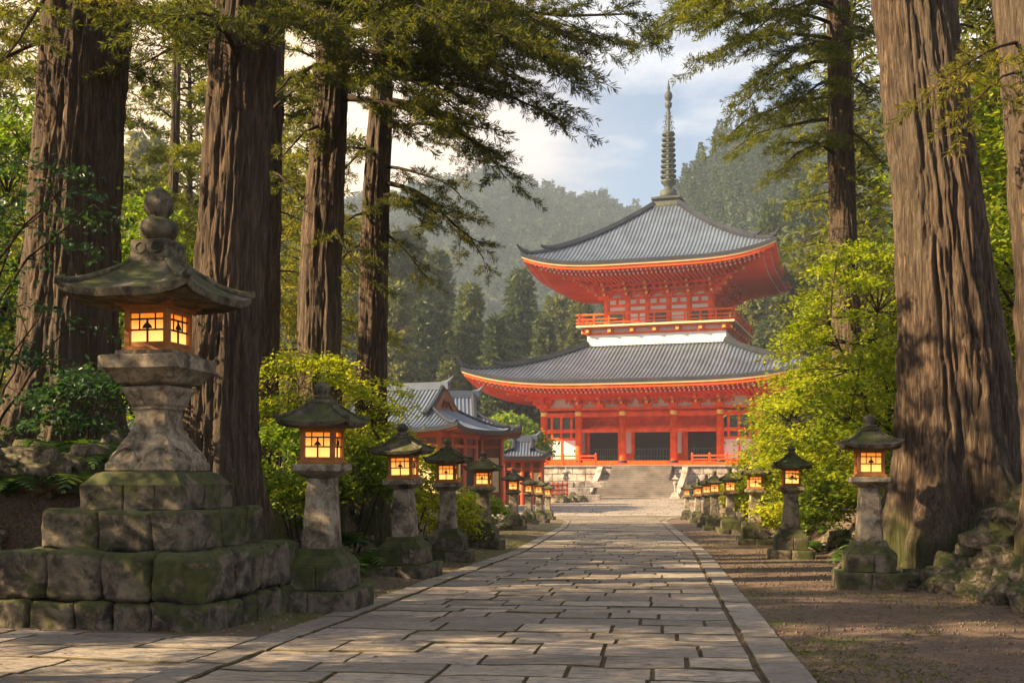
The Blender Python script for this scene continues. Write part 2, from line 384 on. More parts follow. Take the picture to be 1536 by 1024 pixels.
def axis_pts(segs):
    o = [segs[0][0]]
    for a, b, st in segs:
        n = max(1, int(round((b - a) / st))); o += list(a + (b - a) * (np.arange(n) + 1) / n)
    return np.array(o)
xs = axis_pts([(-2500, -300, 200), (-300, -60, 20), (-60, -12, 2), (-12, 13, .14), (13, 60, 1.5), (60, 300, 16), (300, 2500, 200)])
ys = axis_pts([(-400, -10, 30), (-10, 4, 1), (4, 30, .15), (30, 90, .6), (90, 300, 6), (300, 3000, 150)])
Xg, Yg = np.meshgrid(xs, ys)
mb = MB(); mb.grid(np.stack([Xg, Yg, ground(Xg, Yg)], -1)); mb.build("ground", M['ground'], smooth=True, kind='structure')

# ------------------------------------------------------------------ hills
def near_ridge(u): return np.interp(u, [-.6, -.3, -.12, -.04, .02, .06, .10, .135, .177, .25, .35, .6], [60, 45, 32, 38, 50, 70, 86, 102, 126, 134, 150, 175]) * .96
def near_hill(x, y):
    u = x / 460.0
    t = ss(195, 470, y); h = near_ridge(u) * t ** 1.05 * (1 - .3 * ss(470, 700, y))
    p = np.stack([x, y, 0 * x], -1)
    return -3.4 + h * (1 + .16 * fbm(p / 70, 3, 21)) + ss(195, 300, y) * 9 * fbm(p / 28, 2, 31)
def far_ridge(u): return np.interp(u, [-.7, -.3, -.157, -.08, -.01, .05, .12, .2, .4, .7], [330, 318, 318, 326, 340, 326, 330, 345, 380, 400]) 
def far_hill(x, y):
    t = ss(480, 820, y); p = np.stack([x, y, 0 * x], -1)
    return -8 + .565 * far_ridge(x / 820.) * t * (1 + .14 * fbm(p / 150, 4, 41)) + 34 * ss(480, 600, y) * (1 - np.abs(fbm(p / 85, 4, 44)) * 3.4) * .5
Xh, Yh = np.meshgrid(np.linspace(-330, 480, 110), np.linspace(180, 720, 90))
mb = MB(); mb.grid(np.stack([Xh, Yh, near_hill(Xh, Yh)], -1)); mb.build("hill", M['floor'], smooth=True, kind='structure')
Xh, Yh = np.meshgrid(np.linspace(-560, 560, 130), np.linspace(470, 880, 80))
mb = MB(); mb.grid(np.stack([Xh, Yh, far_hill(Xh, Yh)], -1)); mb.build("hill", M['floor'], smooth=True, kind='structure')

# ------------------------------------------------------------------ paving
def slabs(mb, rows, fmap, gap=.018, near=lambda s: True, h=.018, gsx=1.0):
    """rows: (s0,s1,[t0..tn]); fmap(s,t)->(x,y,z)."""
    for s0, s1, ts in rows:
        nr = near(s0)
        for t0, t1 in zip(ts[:-1], ts[1:]):
            j = lambda a: (random.random() - .5) * a
            g = gap * (1 + random.random() * .8) / 2
            nu, nv = (max(3, min(9, int((t1 - t0) / .14))), max(3, int((s1 - s0) / .12))) if nr else (1, 1)
            dh = j(.012) ; ta, tb = j(.010), j(.010)
            b = min(.011, (s1 - s0) * .05)
            su = np.concatenate([[0], np.linspace(b / (t1 - t0), 1 - b / (t1 - t0), nu + 1), [1]])
            sv = np.concatenate([[0], np.linspace(b / (s1 - s0), 1 - b / (s1 - s0), nv + 1), [1]])
            U, V = np.meshgrid(su, sv)
            gs = g * gsx; S = s0 + gs + (s1 - s0 - 2 * gs) * V; T = t0 + g + (t1 - t0 - 2 * g) * U
            jj = .016 if nr else .006
            sk = j(.03)
            S = S + jj * fbm(np.stack([S * 1.6, T * 1.6, 0 * S + 3 + int(s0 * 7)], -1), 2, 3) + sk * (U - .5) * (s1 - s0)
            T = T + jj * fbm(np.stack([S * 1.6, T * 1.6, 0 * S + 9 + int(s0 * 7)], -1), 2, 6)
            edge = (U == 0) | (U == 1) | (V == 0) | (V == 1)
            Hh = np.where(edge, h - .010, h + dh + ta * (U - .5) + tb * (V - .5))
            if nr: Hh = Hh + ~edge * .012 * fbm(np.stack([S * 5, T * 3, 0 * S], -1), 3, 8)
            X, Y, Z = fmap(S, T)
            A = np.stack([X, Y, Z + Hh], -1); na, nb_ = A.shape[:2]; ii = np.arange(na * nb_).reshape(na, nb_)
            q = np.stack([ii[:-1, :-1], ii[:-1, 1:], ii[1:, 1:], ii[1:, :-1]], -1); rg = np.zeros(q.shape[:2], bool); rg[0] = rg[-1] = True; rg[:, 0] = rg[:, -1] = True
            mb.add(A.reshape(-1, 3), q[~rg]); mb.add(A.reshape(-1, 3), q[rg], 1)
            ring = [A[0, :], A[:, -1][1:], A[-1, ::-1][1:], A[::-1, 0][1:-1]]; top = np.concatenate(ring); bot = top.copy(); bot[:, 2] -= h
            n = len(top); a = np.arange(n); bb = (a + 1) % n
            mb.add(np.concatenate([top, bot]), np.c_[a, a + n, bb + n, bb], 1)
def splits(w, lo, hi, start):
    o = [start]
    while o[-1] < start + w - hi * .8: o.append(o[-1] + random.uniform(lo, hi))
    k = w / (o[-1] - start) if len(o) > 1 and start + w - o[-1] < lo * .6 else 1
    o = [start + (v - start) * k for v in o]
    if o[-1] < start + w - 1e-6: o.append(start + w)
    return o
KERB = .34
def fpath(S, T): return pc(S) + T * (phw(S) - KERB) / 2.0, S - .13 * T, G(S - .13 * T)
rows = []; s = 4.2
while s < 78:
    d = random.uniform(.36, .70)
    rows.append((s, s + d, splits(4.0, .45, 1.15, -2.0))); s += d
mb = MB(); slabs(mb, rows, fpath, .012, lambda s: s < 24, gsx=1.1)
mb.build("path", [M['slab'], M['joint']], kind='structure')
mb = MB()
for sgn in (-1, 1):
    def fk(S, T, sgn=sgn): x = pc(S) + sgn * (phw(S) - KERB + .02 + T); return x, S - .13 * (x - pc(S)), G(S - .13 * (x - pc(S)))
    rows = []; s = 4.0
    while s < 79: d = random.uniform(.8, 1.5); rows.append((s, s + d, [0, KERB])); s += d
    slabs(mb, rows, fk, .016, lambda s: s < 22, .022)
mb.build("path_kerb", [M['curb'], M['joint']], kind='structure')
# the side path in front of the big lantern
O = np.array([-2.42, 9.95]); uu = np.array([-.975, .222]); vv = np.array([-.222, -.975])
TB = []
for sm in (.3, 5.5):
    for k in range(900):
        x = O[0] + uu[0] * (k * .01 - 1.5) + vv[0] * sm; y = O[1] + uu[1] * (k * .01 - 1.5) + vv[1] * sm
        if x < pc(y) - phw(y) - .05: break
    TB.append(k * .01 - 1.5)
def fcross(S, T): T = T + TB[0] + (TB[1] - TB[0]) * (S - .3) / 5.2; x = O[0] + uu[0] * T + vv[0] * S; y = O[1] + uu[1] * T + vv[1] * S; return x, y, G(y)
mb = MB(); rows = []; s = 0.0
while s < 6.0:
    d = .3 if s == 0 else random.uniform(.5, .75)
    rows.append((s, s + d, splits(10.6, .7, 1.4, 0))); s += d
slabs(mb, rows, fcross, .014, lambda s: True, gsx=1.1)
mb.build("side_path", [M['slab'], M['joint']], kind='structure')
# temple forecourt
mb = MB(); rows = []; s = 79.5
while s < 160: d = random.uniform(.8, 1.2); rows.append((s, s + d, splits(66, 1.1, 2.4, -26))); s += d
slabs(mb, rows, lambda S, T: (T + 3, S, G(S)), .05, lambda s: False, .02)
mb.build("forecourt", [M['plaza'], M['joint']], kind='structure')

# ------------------------------------------------------------------ foliage generators
def needles(mb, P, D, L, k, nl, nw, spread=.8, mat=0, down=0.0):
    """k needles along each twig P->P+D*L."""
    n = len(P)
    if n == 0: return
    D = nrm(D); t = rng.random((n, k, 1)); r = nrm(rng.normal(size=(n, k, 3)))
    d = D[:, None]; rad = nrm(r - (r * d).sum(-1, keepdims=True) * d)
    base = P[:, None] + d * (np.asarray(L).reshape(-1, 1, 1) * t)
    nd = nrm(d * .75 + rad * spread + np.array([0, 0, -down])); ln = nl * (.7 + .6 * rng.random((n, k, 1)))
    side = nrm(np.cross(nd, rng.normal(size=(n, k, 3)))) * nw / 2
    a = base - side * .5; b = base + side * .5; m1 = base + nd * ln * .5 + side; m2 = base + nd * ln * .5 - side; tip = base + nd * ln
    V = np.stack([base, m1, tip, m2], 2).reshape(-1, 3)
    F = np.arange(len(V)).reshape(-1, 4); mb.add(V, F, mat)
def leaves(mb, P, size, flat=.5, mat=0, Nn=None, asp=.55):
    n = len(P); nn = nrm(rng.normal(size=(n, 3)) * (1 - flat) + np.array([0, 0, 1.]) * flat * 1.6) if Nn is None else Nn
    a = nrm(np.cross(nn, rng.normal(size=(n, 3)))); b = np.cross(nn, a); s = (size * (.6 + .8 * rng.random((n, 1))))
    mid = P + nn * s * .08
    V = np.stack([P - a * s, mid - b * s * asp, P + a * s, mid + b * s * asp], 1).reshape(-1, 3)
    mb.add(V, np.arange(len(V)).reshape(-1, 4), mat)

def wiggle(A, B, sag=0.0, n=8, amp=.05, seed=0):
    A = np.array(A, float); B = np.array(B, float); t = np.linspace(0, 1, n)[:, None]; L = np.linalg.norm(B - A)
    P = A + (B - A) * t; P[:, 2] += (sag * L * 4 * t * (1 - t))[:, 0]
    k = np.random.default_rng(seed); off = k.normal(size=(n, 3)) * amp * L * .5; off[0] = 0
    off = (off + np.roll(off, 1, 0)) * .5; off[0] = 0; return P + off * np.linspace(0, 1, n)[:, None] ** .5
def pine_limb(wood, fol, A, B, r0, sag=.08, dens=1.0, start=.15, seed=0, tw=.30, nl=.105, nw=.016, k=32, seclen=.34, droop=.15):
    P = wiggle(A, B, sag, 9, .035, seed); L = np.linalg.norm(P[-1] - P[0]); kr = np.random.default_rng(seed + 5)
    wood.tube(P, np.linspace(r0, r0 * .18, 9), 6)
    ns = max(4, int(L * 3.3 * dens)); TP = []; TD = []; TL = []
    seg = np.linspace(0, 1, 9)
    for i in range(ns):
        t = start + (1 - start) * (i + kr.random()) / ns; p = np.array([np.interp(t, seg, P[:, c]) for c in range(3)])
        d = nrm(P[min(8, int(t * 8) + 1)] - P[max(0, int(t * 8) - 1)])
        lat = nrm(np.cross(d, [0, 0, 1.])) * (1 if i % 2 else -1)
        sd = nrm(d * kr.uniform(.35, .9) + lat * kr.uniform(.4, 1.0) + np.array([0, 0, kr.uniform(-.35, .28) - droop]))
        sl_ = L * seclen * (1.1 - .75 * t) * kr.uniform(.55, 1.15) + .25
        q = wiggle(p, p + sd * sl_, -.03, 5, .06, seed * 77 + i)
        wood.tube(q, np.linspace(max(.007, r0 * .3 * (1 - t * .6)), .004, 5), 4)
        nt_ = max(3, int(sl_ * 10))
        for j in range(nt_):
            u = .12 + .88 * (j + kr.random()) / nt_; pp = np.array([np.interp(u, np.linspace(0, 1, 5), q[:, c]) for c in range(3)])
            l2 = nrm(np.cross(sd, [0, 0, 1.])) * (1 if j % 2 else -1)
            td = nrm(sd * kr.uniform(.5, 1) + l2 * kr.uniform(.2, .9) + np.array([0, 0, kr.uniform(-.35, .45)]))
            TP.append(pp); TD.append(td); TL.append(tw * kr.uniform(.6, 1.2))
        TP.append(q[-1]); TD.append(sd); TL.append(tw)
    TP = np.array(TP); TD = np.array(TD); TL = np.array(TL)
    for a, b_, c in zip(TP[::2], TD[::2], TL[::2]): wood.tube([a, a + b_ * c], [.005, .003], 3)
    needles(fol, TP, TD, TL, k, nl, nw)

def trunk_mesh(path, rad, zg=0, nth=160, nz_=220, flare=.5, fh=.8, nroot=6, depth=.05, seed=1, fis=13, topz=None):
    """path (z,x,y) knots; rad (z,r) knots."""
    path = np.array(path, float); rad = np.array(rad, float); z0, z1 = path[0, 0], path[-1, 0]
    tt = np.linspace(0, 1, nz_) ** 1.35; z = z0 + (z1 - z0) * tt
    cx = np.interp(z, path[:, 0], path[:, 1]); cyy = np.interp(z, path[:, 0], path[:, 2]); r = np.interp(z, rad[:, 0], rad[:, 1])
    th = np.linspace(0, 2 * math.pi, nth, endpoint=False); TH, Z = np.meshgrid(th, z); RR = r[:, None] + 0 * TH
    c, s_ = np.cos(TH), np.sin(TH)
    rm = np.mean(r)
    wob = fbm(np.stack([c * 1.2 + seed, s_ * 1.2, Z * .25], -1), 3, seed) * .14
    pr = np.stack([c * fis * rm * .95 + .7 * fbm(np.stack([c * 3, s_ * 3, Z * 1.4], -1), 4, seed + 9), s_ * fis * rm * .95 + .5 * fbm(np.stack([c * 3 + 9, s_ * 3, Z * 1.4], -1), 3, seed + 19), Z * .62 + seed], -1)
    n = fbm(pr, 4, seed + 3); rid = 1 - np.abs(n) * 4.0; rid = np.clip(rid, 0, 1)
    d = -depth * .75 * rid ** 1.5 + depth * 1.0 * fbm(pr * np.array([2.6, 2.6, 2.4]), 4, seed + 20)
    h = np.maximum(Z - zg, 0)
    fl = flare * np.exp(-h / fh) * (.55 + .45 * np.cos(nroot * TH + seed + .8 * np.sin(TH * 2 + seed))) 
    but = .10 * np.exp(-h / (fh * 5)) * np.cos(nroot * TH + seed * 1.3)
    RR = RR * (1 + wob + fl + but) + d
    X = np.stack([cx[:, None] + RR * c, cyy[:, None] + RR * s_, Z], -1)
    X = np.concatenate([X, X[:, :1]], 1)
    m = MB(); m.grid(X, flip=False); return m
def big_tree(name, label, cat, knots, radii, mat, limbs=(), fol='needle', roots=(), group=None, **kw):
    x0, y0, z0 = knots[0][1], knots[0][2], knots[0][0]
    e = empty(name, (x0, y0, z0), label=label, cat=cat, group=group)
    kk = [(z - z0, x - x0, y - y0) for z, x, y in knots]; rr = [(z - z0, r) for z, r in radii]
    zl = gz(x0, y0) - z0; kk = [(min(0, zl) - .45,) + tuple(kk[0][1:])] + kk; rr = [(kk[0][0], rr[0][1])] + rr
    t = trunk_mesh(kk, rr, min(zl, 0), **kw); t.build("trunk", mat, e, smooth=True)
    if limbs:
        f = MB()
        for i, (A, B, r0, opt) in enumerate(limbs):
            w = MB(); pine_limb(w, f, np.array(A) - (x0, y0, z0), np.array(B) - (x0, y0, z0), r0, seed=i * 13 + int(abs(x0) * 100), **opt); w.build("limb", M['twig'], e, smooth=True)
        f.build("crown", M[fol], e)
    if roots:
        for i, (a, L, r) in enumerate(roots):
            w = MB()
            r_ = rr[0][1] * .8; P = []
            for q in np.linspace(0, 1, 10):
                aa = a + .35 * math.sin(q * 5 + i * 2.1); x = x0 + (r_ + L * q) * math.cos(aa); y = y0 + (r_ + L * q) * math.sin(aa)
                P.append((x - x0, y - y0, gz(x, y) - z0 + .02 + (.30 * (1 - q) ** 3) - .12 * q))
            w.tube(np.array([[np.interp(v, np.linspace(0, 1, 10), np.array(P)[:, c]) for c in range(3)] for v in np.linspace(0, 1, 26)]), np.linspace(r * .62, r * .14, 26), 12)
            rough(w, .05, 3.2, 4); rough(w, .03, 9, 5); w.build("root", M['barkm'], e, smooth=True)
    return e

# ------------------------------------------------------------------ curved roofs
def roof_pt(xi, rho, face, R_, r0, ze, zt, pw, lift):
    """local roof surface point; xi across, rho outward (face 0 = front)."""
    t = np.clip((R_ - rho) / (R_ - r0), 0, 1); z = ze + (zt - ze) * (t ** pw)
    k = np.clip(np.abs(xi) / np.maximum(rho, 1e-6), 0, 1)
    z = z + lift * k ** 4 * ((rho - r0) / (R_ - r0)).clip(0, 1.2) ** 2
    c, s = [(1, 0), (0, 1), (-1, 0), (0, -1)][face]
    X = c * xi + s * rho; Y = s * xi - c * rho
    return np.stack([X, Y, z + 0 * X], -1)
def pyramid(mb, R_, r0, ze, zt, pw, lift, n=24, m=10, off=0, rib=None, flip=False, mat=0):
    for f in range(4):
        if rib:
            pit, rr = rib; nr = int(R_ / pit); xi = []
            for i in range(-nr, nr + 1):
                for d in (-.5, -.30, -.2, 0, .2, .30): xi.append((i * pit + d * pit, math.sqrt(max(0, 1 - (d / .3) ** 2)) * rr))
            xi = [(max(-R_, min(R_, a)), b) for a, b in xi]; xi = [(-R_, 0)] + xi + [(R_, 0)]
            xv = np.array([a for a, b in xi]); hv = np.array([b for a, b in xi])
        else: xv = np.linspace(-R_, R_, n); hv = 0 * xv
        lo = np.maximum(np.abs(xv), r0); k = np.linspace(0, 1, m)[:, None]
        rho = lo[None] + (R_ - lo[None]) * k; xi2 = xv[None] + 0 * rho
        P = roof_pt(xi2, rho, f, R_, r0, ze, zt, pw, lift); P[..., 2] += hv[None] + off
        if rib: # course steps
            P[..., 2] += 0
        mb.grid(P, mat, flip=not flip)
def eave_ring(mb, R_, r0, ze, zt, pw, lift, z_a, z_b, dr_a=0, dr_b=0, mat=0, n=32):
    for f in range(4):
        xi = np.linspace(-1, 1, n); rows = []
        for dz, dr in ((z_a, dr_a), (z_b, dr_b)):
            P = roof_pt(xi * R_, np.full(n, R_), f, R_, r0, ze, zt, pw, lift)
            sc = (R_ + dr) / R_; P[:, 0] *= sc; P[:, 1] *= sc; P[:, 2] += dz; rows.append(P)
        mb.grid(np.array(rows), mat, flip=False)

# ------------------------------------------------------------------ stone lanterns
def lantern_roof(mb, R_, r0, ze, zt, lift, th, n=26):
    pyramid(mb, R_, r0, ze, zt, 1.35, lift, n, 9)
    for (za, zb, da, db) in ((0, -th, 0, -.015), (-th, -th - .01, -.015, -.05)): eave_ring(mb, R_, r0, ze, zt, 1.35, lift, za, zb, da, db, n=n)
    for f in range(4):  # underside
        xv = np.linspace(-1, 1, n); k = np.linspace(0, 1, 5)[:, None]; rho = (R_ - .05) + ((.16 * R_ + .02) - (R_ - .05)) * k; xi = xv[None] * rho
        P = roof_pt(xi, rho, f, R_, r0, ze, zt, 1.35, lift); P[..., 2] = ze - th - .01 + lift * np.abs(xv[None]) ** 4 * (rho / R_) ** 2 - .02 * k
        mb.grid(P)
    # hip ridges
    for sx, sy in ((1, 1), (1, -1), (-1, 1), (-1, -1)):
        P = []
        for q in np.linspace(r0, R_ * 1.015, 9):
            p = roof_pt(np.array([q]), np.array([q]), 0, R_, r0, ze, zt, 1.35, lift)[0]; P.append((sx * q, sy * q, p[2] + .004))
        mb.tube(P, np.linspace(.018, .034, 9) * R_ / .5, 6)
def window_panes(parent, a, z0, z1, w, bell=True, r=.008):
    for f in range(4):
        c, s = [(1, 0), (0, 1), (-1, 0), (0, -1)][f]
        T = lambda x, y: (c * x + s * y, s * x - c * y)     # y outward
        def bx(mb, x0, x1, zz0, zz1, y, t, mat=0):
            p = [T(x0, y), T(x1, y), T(x1, y + t), T(x0, y + t)]
            mb.add([(*q, zz0) for q in p] + [(*q, zz1) for q in p], [(0, 3, 2, 1), (4, 5, 6, 7), (0, 1, 5, 4), (1, 2, 6, 5), (2, 3, 7, 6), (3, 0, 4, 7)], mat)
        m = MB(); H = z1 - z0
        bx(m, -r, r, z0, z0 + H * .80, a - .012, .014); bx(m, -w, w, z0 + H * .42 - r, z0 + H * .42 + r, a - .0115, .012); bx(m, -w, w, z0 + H * .80 - r, z0 + H * .80 + r, a - .011, .012)
        for q in (-.48, .48): bx(m, q * w - r * .7, q * w + r * .7, z0 + H * .42, z1, a - .0105, .01)
        if bell:
            cx, cz, b = 0, z0 + H * .47, w * .30
            pts = [(-b, 0), (b, 0), (b * .75, b * .55), (b * .35, b * .9), (0, b * 1.35), (-b * .35, b * .9), (-b * .75, b * .55)]
            fr = [(*T(cx + x, a + .006), cz + z) for x, z in pts]; bk = [(*T(cx + x, a - .006), cz + z) for x, z in pts]; n = len(pts)
            m.add(fr + bk, [tuple(range(n)), tuple(range(n, 2 * n))[::-1]] + [(i, i + n, (i + 1) % n + n, (i + 1) % n) for i in range(n)])
        wf = m.build("window", M['mun'], parent)
        g = MB(); bx(g, -w, w, z0, z1, a - .022, .006); g.build("pane", M['glow'], wf)
def make_lantern():
    e = empty("stone_lantern", (0, 0, 0))
    # pieces carry small gaps between blocks
    def blk(mb, x0, x1, y0, y1, z0, z1, sub=4, b=.014):
        xs_, ys_, zs_ = [np.concatenate([[p], np.linspace(p + b, q - b, sub + 1), [q]]) for p, q in ((x0, x1), (y0, y1), (z0, z1))]
        def face(A, Bv, fixed, ax):
            U, V = np.meshgrid(A, Bv); o = np.full_like(U, fixed); inn = lambda k, lo, hi: np.clip(k, lo + b * .3, hi - b * .3)
            arr = [None] * 3; arr[ax] = o; oth = [i for i in range(3) if i != ax]; arr[oth[0]] = U; arr[oth[1]] = V; P = np.stack(arr, -1)
            lim = ((x0, x1), (y0, y1), (z0, z1))
            ed = np.zeros(U.shape)
            for i in oth:
                lo, hi = lim[i]; ed = np.maximum(ed, (np.abs(P[..., i] - lo) < 1e-9) | (np.abs(P[..., i] - hi) < 1e-9))
            cen = (lim[ax][0] + lim[ax][1]) / 2; P[..., ax] -= np.sign(fixed - cen) * ed * b * .8
            for i in oth:
                lo, hi = lim[i]; P[..., i] = np.where(ed > 0, np.clip(P[..., i], lo + b * .25, hi - b * .25), P[..., i])
            mb.grid(P, flip=(ax == 1) ^ (fixed < cen) ^ False)
        for v in (x0, x1): face(ys_, zs_, v, 0)
        for v in (y0, y1): face(xs_, zs_, v, 1)
        for v in (z0, z1): face(xs_, ys_, v, 2)
    m = MB()
    for x0, x1 in ((-.47, -.02), (-.017, .47)):
        for y0, y1 in ((-.47, .03), (.034, .47)): blk(m, x0, x1, y0, y1, -.12, .17)
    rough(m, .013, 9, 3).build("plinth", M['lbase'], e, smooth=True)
    m = MB()
    for x0, x1 in ((-.34, .03), (.034, .34)):
        for y0, y1 in ((-.34, -.01), (-.006, .34)): blk(m, x0, x1, y0, y1, .168, .43)
    m.square([(.325, .425), (.33, .44), (.30, .475), (.245, .53), (.225, .60), (.19, .60)], 6)
    rough(m, .012, 9, 5).build("base_block", M['lbase'], e, smooth=False)
    m = MB(); 
    prof = []
    for z, a in ((.59, .180), (.62, .182), (.9, .165), (1.15, .149), (1.32, .139), (1.345, .138)): prof.append((a, z))
    rr = []
    for a, z in prof:
        ch = a * .80; pts = [(-ch, -a), (ch, -a), (a, -ch), (a, ch), (ch, a), (-ch, a), (-a, ch), (-a, -ch)]; rr.append([(x, y, z) for x, y in pts])
    m.rings(rr); rough(m, .006, 7, 6).build("shaft", M['lstone'], e)
    m = MB(); m.square([(.14, 1.335), (.18, 1.36), (.242, 1.405), (.25, 1.41), (.258, 1.42), (.258, 1.475), (.247, 1.487), (.18, 1.49)], 5)
    rough(m, .006, 10, 7).build("platform", M['lstone'], e)
    m = MB(); a = .178
    m.box((0, 0, 1.505), (.43, .43, .035)); m.box((0, 0, 1.865), (.41, .41, .04))
    for x in (-1, 1):
        for y in (-1, 1): m.box((x * .165, y * .165, 1.685), (.05, .05, .33))
    for f in range(4):
        c, s = [(1, 0), (0, 1), (-1, 0), (0, -1)][f]
        for zz, hh in ((1.54, .04), (1.835, .035)): 
            m.box((s * .168, -c * .168, zz), (.285 if c else .028, .028 if c else .285, hh))
    m.build("firebox", M['wood'], e, bevel=.004)
    window_panes(e, .172, 1.558, 1.82, .138)
    m = MB(); lantern_roof(m, .405, .115, 1.925, 2.135, .05, .045); rough(m, .008, 9, 8).build("roof", M['lroof'], e, smooth=True)
    m = MB(); m.square([(.125, 2.12), (.135, 2.13), (.13, 2.165), (.10, 2.175)], 3); m.lathe([(.06, 2.165), (.085, 2.175), (.10, 2.195), (.085, 2.215), (.055, 2.225), (.075, 2.245), (.088, 2.28), (.082, 2.315), (.055, 2.345), (.02, 2.362)], 18)
    rough(m, .005, 12, 9).build("finial", M['lroof'], e, smooth=True)
    return e, blk
LAN, blk = make_lantern()
rowL = [(-2.10, 12.55, 1.035), (-1.67, 17.85, 1.0), (-1.25, 22.3, 1.0), (-.70, 27.8, .99), (.05, 43.5, 1.0), (.80, 54.5, 1.0), (1.40, 58.4, 1.0), (2.2, 70, 1.0)]
rowR = [(4.89, 15.6, .98), (5.75, 23.5, .98), (6.6, 30.9, 1.0), (7.86, 40.9, 1.0), (8.14, 45.7, 1.0), (8.85, 51.7, 1.0), (9.98, 61.3, 1.0), (10.96, 71.4, 1.0)]
lb = ["squat stone lantern with lit windows standing directly right of the great stepped lantern", "stone lantern with lit windows, second on the left after the great lantern",
      "stone lantern with lit windows, third along the left edge of the path", "stone lantern with mossy yellow-green roof, fourth along the left edge of the path",
      "small distant stone lantern with broad base standing alone in the gap of the left row", "small distant stone lantern, third from the far end of the left row",
      "small distant stone lantern, second from the far end of the left row", "smallest and farthest stone lantern of the left row by the forecourt"]
rb = ["tall stone lantern with lit windows nearest the camera on the right gravel verge", "stone lantern with lit windows, second along the right side in front of the maple",
      "stone lantern with lit windows, third along the right side of the path", "stone lantern with lit windows, fourth along the right side of the path", "stone lantern, fifth along the right side of the path, leaning close to the maple leaves",
      "small distant stone lantern, third from the far end of the right row", "small distant stone lantern, second from the far end of the right row", "smallest and farthest stone lantern of the right row near the stone steps"]
first = True; LP = []
for row, lab, grp, rz0 in ((rowL, lb, "stone lanterns lining the left of the path", -9), (rowR, rb, "stone lanterns lining the right of the path", -7)):
    for i, ((x, y, s_), l_) in enumerate(zip(row, lab)):
        rz = R(rz0 + rng.uniform(-2.5, 2.5)); z = gz(x, y) + .02; LP.append((x, y))
        if i == 0: z += .04
        if first: o = place(LAN, l_, (x, y, z), rz, s_, grp); first = False; LAN['category'] = 'stone lantern'; _kids[LAN.name] = [(c, children(c)) for c in children(LAN)]
        else: o = copy_tree(LAN, l_, (x, y, z), rz, s_, grp)
        o['category'] = 'stone lantern'
        o.rotation_euler = (R(rng.uniform(-1.1, 1.1)), R(rng.uniform(-1.1, 1.1)), rz); q_ = s_ * rng.uniform(.95, 1.05); o.scale = (q_, q_, s_)

# the great lantern on its stepped base
GL = np.array([-3.62, 11.66]); GT = R(-12.7); GZ = -1.50
e = empty("great_stone_lantern", (GL[0], GL[1], GZ), GT, label="huge mossy stone lantern with lit windows on a stepped masonry base at left", cat="stone lantern")
zz = lambda z: z - GZ
def masonry(a, z0, z1, cuts, seed, gap=.006, b=.05, amp=.035, fq=3.0):
    m = MB(); z0 = zz(z0); z1 = zz(z1); rs = np.random.default_rng(seed)
    d = a * .52
    for f in range(4):
        c, s = [(1, 0), (0, 1), (-1, 0), (0, -1)][f]
        xs_ = [-a] + [q * a for q in cuts[f]] + [a - d]
        for x0, x1 in zip(xs_[:-1], xs_[1:]):
            mm = MB(); o = rs.uniform(-.012, .012)
            blk(mm, x0 + gap, x1 - gap, -a + o, -a + d, z0 + rs.uniform(0, .01), z1 - rs.uniform(0, .012), 14, b)
            V = np.concatenate(mm.v); V = V + amp * np.stack([(fbm(V * fq + k * 7.3 + seed + x0 * 3 + f * 11, 4, seed + k) + .45 * fbm(V * 11 + k * 3.3 + seed + x0 * 3, 3, seed + k)) for k in range(3)], -1)
            mm.v = [np.c_[c * V[:, 0] - s * V[:, 1], s * V[:, 0] + c * V[:, 1], V[:, 2]]]
            for F, mt in zip(mm.f, mm.m): m.f.append(F + m.n); m.m.append(mt)
            m.v.append(mm.v[0]); m.n += len(mm.v[0])
    m.box((0, 0, (z0 + z1) / 2), (a * 1.0, a * 1.0, z1 - z0 - .05))
    return m
cA = [(-.55, -.10, .22), (-.55, -.05, .2), (-.5, 0, .2), (-.5, 0, .2)]
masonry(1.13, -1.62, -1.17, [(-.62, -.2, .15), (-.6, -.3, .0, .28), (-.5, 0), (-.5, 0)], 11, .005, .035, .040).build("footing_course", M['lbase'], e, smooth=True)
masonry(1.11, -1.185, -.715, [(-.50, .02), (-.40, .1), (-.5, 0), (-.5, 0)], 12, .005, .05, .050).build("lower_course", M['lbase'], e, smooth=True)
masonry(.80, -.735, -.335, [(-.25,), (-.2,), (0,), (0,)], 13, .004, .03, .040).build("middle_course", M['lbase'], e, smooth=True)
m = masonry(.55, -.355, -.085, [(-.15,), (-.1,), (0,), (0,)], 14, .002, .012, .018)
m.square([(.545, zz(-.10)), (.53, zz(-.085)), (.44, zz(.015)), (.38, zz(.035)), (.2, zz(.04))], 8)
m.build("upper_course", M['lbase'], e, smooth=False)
m = MB(); m.square([(a, zz(z)) for a, z in ((.28, .02), (.365, .03), (.38, .05), (.375, .11), (.34, .15), (.315, .22), (.28, .30), (.235, .37), (.215, .40), (.215, .425), (.20, .43), (.178, .47), (.170, .60), (.175, .66), (.19, .67), (.192, .70), (.205, .715), (.235, .80), (.262, .85), (.268, .885), (.24, .90), (.18, .905))], 10)
for f in range(4):   # carved petals on the swelling foot
    c, s = [(1, 0), (0, 1), (-1, 0), (0, -1)][f]
    for q in (-.5, .5):
        for (zc, hw, off) in ((.14, .16, .352),):
            P = np.array([(q * .36 + hw * math.sin(t) * .95, -off + (.0 if math.cos(t) < 0 else .055 * math.cos(t)), zz(zc + .13 * math.cos(t))) for t in np.linspace(-math.pi * .95, math.pi * .95, 17)])
            m.tube(np.c_[c * P[:, 0] - s * P[:, 1], s * P[:, 0] + c * P[:, 1], P[:, 2]], .016, 5)
rough(m, .012, 8, 21).build("shaft", M['lstone'], e)
